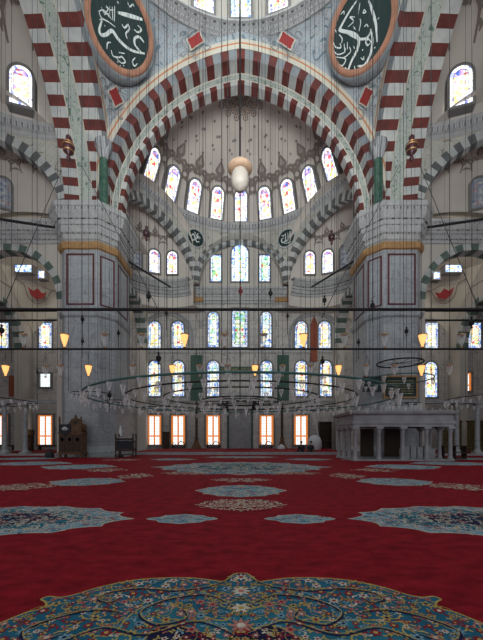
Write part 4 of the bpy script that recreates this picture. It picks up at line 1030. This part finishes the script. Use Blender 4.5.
for x, y, Y, s, nmx in ((147, 233, 19, .52, 'left of the half dome'), (332, 237, 19, .5, 'right of the half dome'), (83, 319, 14.5, .22, 'just under the upper rail at the left pier'), (83, 341, 15, .2, 'above the lower rail at the left pier'),
                      (119, 333, 15, .2, 'right of the left pier'), (149, 296, 17, .34, 'above the upper rail, left'), (325, 300, 17, .3, 'above the upper rail, right'), (373, 305, 16, .28, 'over the right pier edge'),
                      (288, 316, 14, .17, 'below the upper rail right of centre'), (407, 331, 15, .24, 'on the right pier'), (359, 342, 15, .2, 'left of the right pier'), (167, 313, 15, .2, 'above the upper left windows'),
                      (159, 358, 16, .36, 'below the lower rail, left of centre'), (323, 361, 16, .3, 'below the lower rail, right of centre'), (110, 395, 17, .3, 'low beside the left pier'), (38, 372, 16, .15, 'at the left aisle'), (472, 322, 14, .3, 'at the far right'), (2, 330, 14, .3, 'at the far left')):
    ornament(px(x, y, Y), s, 44, 'small dark turned ornament hanging %s' % nmx, 'black' if s < .4 else 'maroon')
# red glass ornament pair below the small recess
for x, y, Y, nmx in ((241, 291, 20, 'in the middle, red'), (271, 293, 20, 'to the right of the middle')):
    ornament(px(x, y, Y), .35, 44, 'little hanging ornament %s' % nmx, 'redpaint' if x < 250 else 'black')
# central egg pendant
root = empty('egg_pendant', px(240.5, 178, CY-.2)); tag(root, 'white egg shaped pendant under a copper disc on the thick central cable', 'pendant')
b = MB(); b.lathe([(.01, -.72), (.25, -.66), (.44, -.42), (.50, -.1), (.46, .2), (.36, .38), (.2, .5)], n=24); b.build('egg', M['egg'], root)
b = MB(); b.lathe([(.3, .36), (.5, .34), (.66, .44), (.68, .56), (.55, .72), (.3, .8), (.06, .9)], n=24); b.build('copper_disc', M['eggdisc'], root)
b = MB(); b.tube([(0, 0, .85), (0, 0, 51.5-root.location.z)], .05, n=6); b.build('cable', M['black'], root)
b = MB(); b.tube([(0, 0, -.75), (0, 0, -(root.location.z-3.75))], .03, n=5); b.build('lower_cable', M['black'], root)
# loose long wires (dome to lamp rings) and diagonal stays
rnd = random.Random(3)
for k, x in enumerate((12, 38, 58, 98, 128, 155, 178, 203, 222, 262, 279, 306, 337, 357, 380, 404, 432, 466)):
    Y = rnd.choice((14.5, 16.5, 19, 21.5, 23.5)); X = (x-241.5)/F*Y; zt2 = 44 if abs(X) < 11 else 40
    bar((X, Y, rnd.choice((3.9, 4.6, 5.4))), (X, Y, zt2), .011, 'suspension_wire', 'thin dark vertical wire hanging from the dome', 'wire', 'wire', 'thin vertical wires from the dome')
for p, q, nmx in (((62, 170, 27), (2, 312, 17), 'left aisle'), ((82, 165, 27), (160, 312, 19), 'left pier inner edge'), ((420, 165, 27), (483, 318, 17), 'right aisle'), ((400, 165, 27), (322, 318, 19), 'right pier inner edge')):
    bar(px(*p), px(*q), .022, 'stay_wire', 'long slanting stay wire crossing the %s' % nmx, 'wire', 'wire')

# ------------------------------------------------------------ stone platform (muezzin gallery)
def child_box(root, name, a, c, m):
    b = MB(); b.box(a, c); return b.build(name, M[m], root)
root = empty('stone_platform', (11.6, 25.75, .01)); tag(root, 'grey stone columned platform standing before the right pier', 'platform')
x0, x1, y0, y1 = -3.55, 3.6, -2.1, 2.1
b = MB(); sweep(b, [(x0, y1), (x0, y0), (x1, y0), (x1, y1)][::-1], [(-.5, 2.45), (.02, 2.45), (.02, 2.62), (.1, 2.66), (.1, 2.85), (.0, 2.9), (.0, 3.3), (.22, 3.36), (.28, 3.52), (.12, 3.56), (-.02, 3.58), (-.02, 3.62), (-.4, 3.62), (-.4, 2.9)], [0]*13, closed=True)
b.build('entablature', M['stone'], root)
child_box(root, 'deck', (x0+.1, y0+.1, 2.5), (x1-.1, y1-.1, 2.9), 'stone')
child_box(root, 'platform_floor', (x0, y0, 0), (x1, y1, .1), 'stone')
cols = [(x0+.15+(x1-x0-.3)*k/4, y0+.15) for k in range(5)]+[(x0+.15, y0+.15+(y1-y0-.3)*k/3) for k in (1, 2, 3)]+[(x1-.15, y0+.15+(y1-y0-.3)*k/3) for k in (1, 2, 3)]
pc = None
for (x, y) in cols:
    if pc is None:
        b = MB(); b.box((-.2, -.2, 0), (.2, .2, .1)); b.lathe([(.2, .1), (.2, .2), (.15, .26), (.14, .4), (.125, 1.95), (.15, 2.0), (.13, 2.05), (.2, 2.28), (.22, 2.3)], n=14); b.box((-.24, -.24, 2.3), (.24, .24, 2.46))
        pc = b.build('column', M['stone'], root); o = pc
    else:
        o = pc.copy(); COL.objects.link(o); o.parent = root
    o.location = (x, y, .0)
child_box(root, 'dark_back_panel', (x0+1.9, y1-.3, .1), (x0+3.0, y1-.2, 2.4), 'dwood'); child_box(root, 'dark_back_panel', (x0+3.9, y1-.3, .1), (x0+5.2, y1-.2, 2.4), 'dwood')
child_box(root, 'low_marble_wall', (x0+3.9, y0+1.2, .1), (x1-.6, y0+1.35, .85), 'stone')
b = MB()
for k in range(4): b.box((x0+4.1+.5*k, y0+1.0, .1), (x0+4.5+.5*k, y0+1.2, .95+.12*(k % 2)))
b.build('stone_steps', M['stone'], root)
b = MB()
for k in range(13): b.lathe([(.05, 3.6), (.07, 3.68), (.03, 3.74), (.0, 3.8)], (x0+.3+k*.54, y0+.1, 0), n=6)
b.build('parapet_finial_row', M['stone'], root)
# speaker box, framed panel
root = empty('display_box', (11.3, 28.6, 6.3)); tag(root, 'dark boxy display hanging on the right pier corner', 'display')
child_box(root, 'case', (-.75, -.2, -.65), (.75, .2, .65), 'black'); child_box(root, 'screen', (-.62, -.22, -.5), (.62, -.2, .5), 'disc')
root = empty('framed_panel', (13.9, 28.85, 6.1)); tag(root, 'large dark panel in a gilded wooden frame on the right pier', 'picture')
child_box(root, 'panel', (-1.35, 0, -.85), (1.35, .08, .85), 'disc')
for a, c in (((-1.5, -.08, -1), (-1.35, .1, 1)), ((1.35, -.08, -1), (1.5, .1, 1)), ((-1.35, -.08, .85), (1.35, .1, 1)), ((-1.35, -.08, -1), (1.35, .1, -.85))): child_box(root, 'frame_rail', a, c, 'gold')
b = MB()
for k in range(6): b.box((-1.1, -.02, -.6+k*.22), (1.1, 0, -.54+k*.22))
b.build('gilt_line', M['goldtxt'], root)

# ------------------------------------------------------------ wooden preacher's chair before the left pier
root = empty('preachers_chair', (-13.95, 27.5, .01)); tag(root, 'tall carved brown wooden preaching chair before the left pier', 'pulpit')
b = MB(); b.box((-.92, -.5, .35), (.92, .5, 2.0)); b.box((-.98, -.56, 1.98), (.98, .56, 2.1)); b.box((-.98, -.56, .3), (.98, .56, .42)); b.build('body', M['wood'], root)
for x, w2 in ((-.62, .26), (0, .3), (.62, .26)):
    b = MB()
    b.box((x-w2, -.53, .5), (x+w2, -.5, 1.9)); b.box((x-w2+.08, -.55, 1.25), (x+w2-.08, -.53, 1.8)); b.box((x-w2+.08, -.55, .6), (x+w2-.08, -.53, 1.15))
    for q in range(4): b.poly([Vector((x+.13*cos(pi/2*k+.78*q), -.56, 1.52+.18*sin(pi/2*k+.78*q))) for k in range(4)])
    b.build('carved_panel', M['dwood'], root)
for x in (-.85, .85):
    for y in (-.42, .42): child_box(root, 'leg', (x-.08, y-.08, 0), (x+.08, y+.08, .35), 'wood')
for y0_ in (-.5,):
    b = MB(); b.lathe([(.07, 2.1), (.07, 3.0), (.1, 3.1), (.05, 3.2), (.09, 3.3), (0, 3.45)], (-.88, -.44, 0), n=8); b.build('corner_post', M['wood'], root)
    b = MB(); b.lathe([(.07, 2.1), (.07, 3.0), (.1, 3.1), (.05, 3.2), (.09, 3.3), (0, 3.45)], (.88, -.44, 0), n=8); b.build('corner_post', M['wood'], root)
pts = smoothpts([(-.9, 2.1), (-.88, 2.7), (-.55, 2.9), (-.35, 3.25), (-.15, 3.3), (0, 3.62), (.15, 3.3), (.35, 3.25), (.55, 2.9), (.88, 2.7), (.9, 2.1)], 4)
b = MB(); f = [Vector((p.x, .4, p.y)) for p in pts]; bk = [Vector((p.x, .5, p.y)) for p in pts]; b.poly(f); b.poly(bk[::-1]); b.grid([f, bk], 0)
b.disc(0, 2.95, .2, lambda u, v: Vector((u, .38, v)), 1, 12); b.build('crested_back', [M['wood'], M['dwood']], root)
b = MB(); b.poly([Vector(p) for p in ((-.86, -.6, 2.75), (.1, -.6, 2.75), (.1, -.6, 2.1), (-.38, -.6, 1.9), (-.86, -.6, 2.1))]); b.box((-.86, -.58, 2.1), (.1, -.5, 2.75)); b.build('dark_cloth', M['cloth'], root)
b = MB()
for a in range(5): b.ribbon([(-.38, 2.25), (-.38+.28*cos(R_(30+30*a)), 2.25+.32*sin(R_(30+30*a)))], .1, lambda u, v: Vector((u, -.61, v)))
b.build('pale_emblem', M['white'], root)
b = MB(); b.box((.12, -.55, 2.1), (.92, -.47, 2.75)); b.build('side_rail', M['wood'], root)
# dark chair right of it
root = empty('dark_wooden_chair', (-9.7, 27.9, .01)); tag(root, 'dark wooden high-armed reading chair just right of the left pier', 'chair')
child_box(root, 'seat', (-.72, -.4, .55), (.72, .4, .75), 'dwood')
b = MB(); b.box((-.7, .3, .75), (.7, .38, 1.75)); b.build('back_panel', M['stone'], root)
for x in (-.72, .72):
    for y in (-.38, .38):
        b = MB(); b.lathe([(.07, 0), (.09, .15), (.05, .3), (.06, .55), (.06, 1.5), (.09, 1.65), (.05, 1.75), (.08, 1.9), (0, 2.05)], (x, y, 0), n=8); b.build('leg', M['dwood'], root)
for y in (-.38, .38): child_box(root, 'top_rail', (-.72, y-.05, 1.45), (.72, y+.05, 1.62), 'dwood')
for x in (-.72, .72): child_box(root, 'arm', (x-.04, -.38, 1.3), (x+.04, .38, 1.42), 'dwood')
child_box(root, 'stretcher', (-.72, -.42, .2), (.72, -.36, .3), 'dwood'); child_box(root, 'front_panel', (-.66, -.4, .75), (.66, -.36, 1.4), 'cloth')
root = empty('white_candle', (-10.45, 28.7, 0)); tag(root, 'tall white pointed candle behind the dark chair', 'candle')
b = MB(); b.lathe([(.3, 0), (.3, .08), (.06, .2), (.05, 1.7), (.16, 1.8)], n=10); b.build('stand', M['dwood'], root)
b = MB(); b.lathe([(.14, 1.8), (.14, 2.3), (.06, 2.6), (0, 2.8)], n=10); b.build('candle', M['white'], root)
# bag
b = MB(); b.lathe([(.3, 0), (.36, .1), (.34, .3), (.22, .5), (.1, .56)], n=10); b.tube([(-.2, 0, .45), (-.15, 0, .72), (.15, 0, .72), (.2, 0, .45)], .03, n=5)
o = b.build('bag', M['cloth']); o.location = (-15.95, 27.6, 0); tag(o, 'small black bag on the carpet left of the carved preaching chair', 'bag')

# ------------------------------------------------------------ far wall furnishings
ZR = .24
root = empty('prayer_niche', (-.5*S*2, 44.9, ZR)); tag(root, 'tall grey marble prayer niche in the middle of the end wall', 'niche')
b = MB()
b.box((-2.5, -.5, 0), (-1.55, 0, 6.4)); b.box((1.55, -.5, 0), (2.5, 0, 6.4)); b.box((-2.5, -.5, 5.2), (2.5, 0, 6.4)); b.box((-2.7, -.65, 6.4), (2.7, 0, 6.75)); b.build('surround', M['wall'], root)
b = MB()
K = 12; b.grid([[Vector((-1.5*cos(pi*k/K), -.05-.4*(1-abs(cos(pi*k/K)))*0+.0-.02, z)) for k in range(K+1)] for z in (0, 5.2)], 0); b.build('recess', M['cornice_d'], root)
for t_ in range(5): child_box(root, 'stepped_lintel', (-1.5+.22*t_, -.42+.02*t_, 5.0-.3*t_+.0), (1.5-.22*t_, -.3, 5.2-.3*t_), 'cornice') if t_ < 1 else None
b = MB()
for k in range(9):
    w3 = 2.6*(1-abs(k-4)/5); b.box((-2.5+k*.56, -.6, 6.75), (-2.1+k*.56, -.4, 6.95+w3*.25))
b.build('cresting', M['cornice'], root)
for x in (-1.65, 1.65):
    b = MB(); b.lathe([(.16, 0), (.12, .2), (.11, 4.9), (.18, 5.2)], (x, -.5, 0), n=10); b.build('colonette', M['greenm'], root)
# inscription band
root = empty('inscription_board', (-.3, 44.85, px(0, 370, 45).z)); tag(root, 'dark green board with gold lettering above the prayer niche', 'sign')
child_box(root, 'board', (-2.7, -.1, -.42), (2.7, 0, .42), 'greencloth')
b = MB(); rr_ = random.Random(5); mpb = lambda u, v: Vector((u, -.12, v))
for k in range(13):
    x = -2.4+k*.39; b.ribbon(smoothpts([(x, -.2), (x+.1, .2*rr_.random()), (x+.2, -.2), (x+.33, -.12)], 3), .09, mpb); b.ribbon([(x+.2, -.1), (x+.22, .32)], .07, mpb)
b.build('gold_lettering', M['goldtxt'], root)
for x, nmx in ((197, 'left'), (283.5, 'right')):
    c = px(x, 378, 44.9); b = MB(); b.box((-.8, -.12, -3.1), (.8, 0, 3.1)); b.lathe([(.06, -.9), (.06, .9)], (0, -.1, 3.05), n=6)
    o = b.build('green_wall_panel', M['greencloth']); o.location = c; tag(o, 'tall dark green wall panel on the %s of the prayer niche' % nmx, 'panel')
c = px(314.5, 340, 44.8); b = MB(); K = 8
b.grid([[Vector((-.45+.9*k/K, -.08-.05*sin(k*2.3), z)) for k in range(K+1)] for z in (-2.9, 2.2)], 0); b.poly([Vector((-.45, -.1, 2.2)), Vector((.45, -.1, 2.2)), Vector((0, -.1, 3.3))]); b.grid([[Vector((-.45+.9*k/K, 0, z)) for k in range(K+1)] for z in (-2.9, 2.2)], 0)
o = b.build('red_banner', M['redcloth']); o.location = c; tag(o, 'narrow rust red banner hanging between the right upper windows', 'banner')
for x, nmx in ((197, 'left'), (282.5, 'right')):
    p = px(x, 450, 43.5); root = empty('candle_stand', (p.x, 43.5, ZR)); tag(root, 'tall candle in a conical brass stand on the %s of the prayer niche' % nmx, 'candle')
    b = MB(); b.lathe([(.75, 0), (.72, .1), (.35, .8), (.22, 1.2), (.3, 1.3), (.25, 1.45)], n=14); b.build('base', M['wood'], root)
    b = MB(); b.lathe([(.17, 1.4), (.16, 6.0), (.1, 6.2), (0, 6.3)], n=12); b.build('candle', M['dwood'], root)
p = px(315, 450, 41); root = empty('covered_dome_stand', (p.x, 41, ZR)); tag(root, 'pale rounded dome-shaped object behind the two seated people', 'cover')
b = MB(); b.lathe([(.8, 0), (.9, .4), (.86, 1.0), (.7, 1.45), (.4, 1.7), (.05, 1.8)], n=18); b.build('cover', M['white'], root)
b = MB(); b.tube([(.6, 0, 1.2), (.3, .1, 2.6), (-.6, .1, 5.4)], .08, n=5); b.build('slanting_pole', M['white'], root)
# white heap near the right candle stand
b = MB(); b.lathe([(.5, 0), (.55, .15), (.35, .45), (.1, .6), (0, .62)], n=10); o = b.build('white_bundle', M['white']); o.location = (5.1, 42, ZR); tag(o, 'small white bundle at the foot of the right candle stand', 'bundle')
# bookcase beside the platform
root = empty('bookcase', (14.3*.985, 44.4-.1, ZR)); root.location = (px(326, 440, 44).x, 44.2, ZR); tag(root, 'dark tall bookcase against the end wall left of the platform', 'bookcase')
child_box(root, 'back', (-.8, .3, 0), (.8, .4, 3.6), 'dwood')
for x in (-.8, .72): child_box(root, 'side_panel', (x, -.3, 0), (x+.08, .4, 3.6), 'dwood')
for z in (.1, .9, 1.7, 2.5, 3.5): child_box(root, 'shelf', (-.8, -.3, z), (.8, .4, z+.08), 'dwood')
# low benches / shelves under ground floor windows with curved dark rails
for x, nmx in ((178.5, 'second'), (213.5, 'left niche-side'), (266.5, 'right niche-side')):
    p = px(x, 445, 44); b = MB(); b.tube([(-.8, 0, 0), (-.7, 0, .75), (-.2, 0, .35), (.3, 0, .95), (.8, 0, .65), (.8, 0, 0)], .07, n=6); b.tube([(-.8, 0, .05), (.8, 0, .05)], .06, n=6)
    o = b.build('low_stand', M['black']); o.location = (p.x, 44.3, ZR+.07); tag(o, 'low dark curved stand in front of the %s ground window' % nmx, 'stand')
    for xx in (): pass
# cabinets between windows
for x, nmx in ((166.5, 'between the two left ground windows'),):
    p = px(x, 445, 44.3); b = MB(); b.box((-.45, -.25, 0), (.45, .25, 2.1)); b.box((-.5, -.3, 2.1), (.5, .3, 2.25)); b.box((-.4, -.28, .1), (-.03, -.25, 2)); b.box((.03, -.28, .1), (.4, -.25, 2))
    o = b.build('small_cabinet', M['dwood']); o.location = (p.x, 44.5, ZR); tag(o, 'small dark cabinet %s' % nmx, 'cabinet')
# arch frame mouldings around paired upper windows
for sg, nm in ((-1, 'left'), (1, 'right')):
    b = MB(); cx3 = sg*74.0*S; K = 26
    for ri_, ro_ in ((3.3, 3.62), (2.95, 3.1)):
        rows = [[Vector((cx3+r*cos(pi*k/K), 44.9-d, 15.6+r*.9*sin(pi*k/K))) for k in range(K+1)] for r, d in ((ri_, 0), (ri_, .12), (ro_, .12), (ro_, 0))]
        b.grid(rows, 0, smooth=False)
        for s2 in (-1, 1): b.box((min(cx3+s2*ri_, cx3+s2*ro_), 44.78, 13.6), (max(cx3+s2*ri_, cx3+s2*ro_), 45, 15.6), 0)
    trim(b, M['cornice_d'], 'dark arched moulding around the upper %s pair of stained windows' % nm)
b = MB(); 
for z, t_ in ((13.2, .25), (6.6, .18), (5.6, .15)): b.box((-12.4, 44.8, z), (12.4, 45, z+t_), 0)
trim(b, M['cornice'], 'thin string courses along the end wall')
for x, nmx in ((196, 'left'), (283, 'right')):
    c = px(x, 297, 44.9); b = MB(); b.box((-1.1, -.35, -.75), (1.1, 0, .3)); b.box((-1.3, -.5, .3), (1.3, 0, .6)); o = b.build('ochre_console', M['gold']); o.location = c
    tag(o, 'ochre console block under the cornice, %s of the middle windows' % nmx, 'console')

# aisle furniture left
root = empty('longcase_clock', (px(30.5, 450, 40).x, 40, .06)); tag(root, 'dark longcase clock in the left aisle', 'clock')
child_box(root, 'case', (-.35, -.2, 0), (.35, .2, 1.9), 'dwood'); child_box(root, 'hood', (-.42, -.26, 1.9), (.42, .26, 2.6), 'wood')
b = MB(); b.disc(0, 2.25, .26, lambda u, v: Vector((u, -.28, v)), 0, 16); b.build('dial', M['brass'], root); child_box(root, 'door', (-.2, -.22, .5), (.2, -.2, 1.7), 'wood')
def thin_column(x, y, h, label):
    root = empty('gallery_column', (x, y, .06)); tag(root, label, 'column')
    b = MB(); b.lathe([(.24, .4), (.21, h-.5)], n=14); b.build('shaft', M['pier'], root)
    b = MB(); b.box((-.38, -.38, 0), (.38, .38, .2)); b.lathe([(.34, .2), (.34, .32), (.25, .42)], n=14); b.build('base', M['cornice'], root)
    b = MB(); b.lathe([(.21, h-.5), (.25, h-.42), (.36, h-.1)], n=14); b.box((-.4, -.4, h-.1), (.4, .4, h)); b.build('capital', M['cornice'], root)
for sg, nm in ((-1, 'left'), (1, 'right')):
    for x, nmx in ((21.9, 'nearer the pier'), (24.0, 'farther from the pier')):
        thin_column(sg*x, 33.6, 5.1, 'slim pale marble column under the %s gallery, %s' % (nm, nmx))
    b = MB(); b.box((-5.9, -.35, 0), (5.9, .35, .22)); b.box((-5.9, -.42, .22), (5.9, .42, .34)); o = b.build('stone_architrave', M['stone']); o.location = (sg*22.2, 33.6, 5.16)
    tag(o, 'thin stone architrave resting on the slim columns of the %s aisle' % nm, 'beam')
# carpets hung on left gallery wall, red and green
for x, m_, nmx in ((9, 'redcloth', 'red'), (16, 'greencloth', 'green')):
    p = px(x, 385, 44); b = MB(); b.box((-.55, 0, -1.4), (.55, .1, 1.4)); o = b.build('hung_cloth', M[m_]); o.location = (p.x, 44.8, p.z); tag(o, '%s cloth hung in the left aisle' % nmx, 'cloth')
# gilded lattice screens right
for x0_, x1_, nmx in ((444, 462, 'nearer the platform'), (468, 486, 'at the right edge')):
    p0 = px(x0_, 448, 38); p1 = px(x1_, 422, 38); root = empty('lattice_screen', ((p0.x+p1.x)/2, 38, .08)); tag(root, 'gilded lattice screen in the right aisle, %s' % nmx, 'screen')
    wv = (p1.x-p0.x)/2; h = 3.4; b = MB()
    for k in range(9): b.box((-wv+k*wv/4-.02, -.03, .2), (-wv+k*wv/4+.02, .03, h))
    for k in range(12): b.box((-wv, -.03, .2+k*h/12.2), (wv, .03, .24+k*h/12.2))
    b.build('lattice', M['goldtxt'], root)
    child_box(root, 'backing', (-wv, .05, .1), (wv, .12, h), 'dwood'); child_box(root, 'top_rail', (-wv-.1, -.06, h), (wv+.1, .14, h+.18), 'wood'); child_box(root, 'bottom_rail', (-wv-.1, -.06, 0), (wv+.1, .14, .2), 'wood')
root = empty('shoe_rack', (px(451, 458, 26).x+.2, 26.0, 0)); tag(root, 'low dark wooden rack at the right end of the stone platform', 'rack')
for x in (-.9, 0, .84): child_box(root, 'side_panel', (x, -.3, 0), (x+.06, .3, 1.05), 'dwood')
for z in (.05, .5, 1.0): child_box(root, 'shelf', (-.9, -.3, z), (.9, .3, z+.06), 'dwood')
for z in (.12, .6):
    for k in range(3):
        pass
for x, y, l, nmx in ((52, 447, 1.6, 'left of the left pier'), (8, 449, 1.5, 'at the left edge')):
    p = px(x, y, 43); root = empty('low_bench', (p.x if x > 20 else p.x-.6, 43, .08)); tag(root, 'low dark bench under the ground window %s' % nmx, 'bench')
    child_box(root, 'seat', (-l, -.3, .5), (l, .3, .65), 'dwood')
    for q in (-l+.1, l-.1): child_box(root, 'leg', (q-.07, -.25, 0), (q+.07, .25, .5), 'dwood')

# ------------------------------------------------------------ two seated people
def skin_mesh(name, chains, m, parent, levels=1):
    vs = []; es = []; rs = []; key = {}
    def vid(p, r):
        k = tuple(round(c, 4) for c in p)
        if k not in key: key[k] = len(vs); vs.append(p); rs.append(r)
        return key[k]
    for ch in chains:
        prev = None
        for p, r in ch:
            i = vid(p, r)
            if prev is not None and prev != i: es.append((prev, i))
            prev = i
    me = bpy.data.meshes.new(name); me.from_pydata(vs, es, []); me.materials.append(m)
    bm = bmesh.new(); bm.from_mesh(me); bm.verts.layers.skin.verify(); bm.to_mesh(me); bm.free()
    for i, r in enumerate(rs): me.skin_vertices[0].data[i].radius = (r, r)
    me.skin_vertices[0].data[0].use_root = True
    o = bpy.data.objects.new(name, me); COL.objects.link(o); o.parent = parent
    md = o.modifiers.new('skin', 'SKIN'); md.use_smooth_shade = True
    sd = o.modifiers.new('sub', 'SUBSURF'); sd.levels = levels; sd.render_levels = levels
    return o
def seated(loc_, rz, lean, label, turn=0):
    root = empty('person', loc_, rz); tag(root, label, 'person', 'people')
    pel = ((0, 0, .15), .15); sp = ((0, .02, .34), .13); ch = ((0, .03+lean*.5, .50), .15); nk0 = ((0, .04+lean, .62), .08); nk = ((0, .06+lean, .70), .055); h0 = ((turn*.02, .08+lean, .77), .075); h1 = ((turn*.02, .09+lean, .86), .095); h2 = ((turn*.02, .085+lean, .93), .06)
    ns = ((turn*.02, .175+lean, .845), .022)
    body = [[pel, sp, ch, nk0, nk, h0, h1, h2], [h1, ns]]
    cl = [[(pel[0], .26), (sp[0], .23), (ch[0], .21), (nk0[0], .10)]]
    for s2 in (-1, 1):
        sh = ((s2*.18, .03+lean*.8, .57), .065); el = ((s2*.26, .12+lean, .33), .048); wr = ((s2*.14, .32, .24), .03)
        hip = ((s2*.1, .03, .12), .11); kn = ((s2*.36, .30, .13), .07); an = ((-s2*.05, .36+.05*s2, .06), .042); to = ((-s2*.16, .40+.05*s2, .05), .03)
        body += [[ch, sh, el, wr, ((s2*.10, .37, .23), .028)]]
        for q in range(5):
            a = (q-2)*.018; L = (.05, .075, .08, .075, .06)[q]
            body.append([((s2*.10, .37, .23), .028), ((s2*(.09-L*.3)+a, .37+L*.7, .225-.01*abs(q-2)), .009), ((s2*(.08-L*.4)+a, .37+L, .20), .008)])
        body += [[pel, hip, kn, an, to]]
        cl += [[(ch[0], .21), (sh[0], .11), (el[0], .085), ((s2*.16, .29, .25), .05)], [(pel[0], .26), (hip[0], .15), (kn[0], .085), ((s2*.08, .34, .07), .055)]]
        body.append([h1, ((s2*.095+turn*.02, .09+lean, .85), .016)])
    skin_mesh('body', body, M['skin'], root); skin_mesh('dark_clothing', cl, M['cloth'], root)
    b = MB(); hc = Vector((turn*.02, .075+lean, .89)); b.lathe([(.112, -.06), (.116, .0), (.10, .06), (.06, .1), (.005, .115)], hc, n=14); b.build('hair', M['hair'], root)
seated((6.15, 33.6, ZR), R_(8), 0, 'person in dark clothes seated on the raised floor, left and taller of the pair')
seated((7.05, 33.5, ZR), R_(-12), .08, 'person in dark clothes seated and leaning forward, right of the pair', 1)
for o in COL.objects:
    if o.name.startswith('person') and o.type == 'EMPTY': o.scale = (1.12, 1.12, 1.12)
# small clerestory panes of the corner bays
for x, y, w_, nmx in ((24, 269, 1.9, 'left corner bay, larger'), (42, 275, .7, 'left corner bay, smaller'), (454, 269, 1.9, 'right corner bay, larger'), (437, 276, .7, 'right corner bay, smaller')):
    p = px(x, y, 38.6)
    window((p.x, 38.6, p.z-.35), (1, 0, 0), (0, -1, 0), w_, .8, kind='rect', style='warm', label='small bright clerestory window in the %s' % nmx, surround=.12)
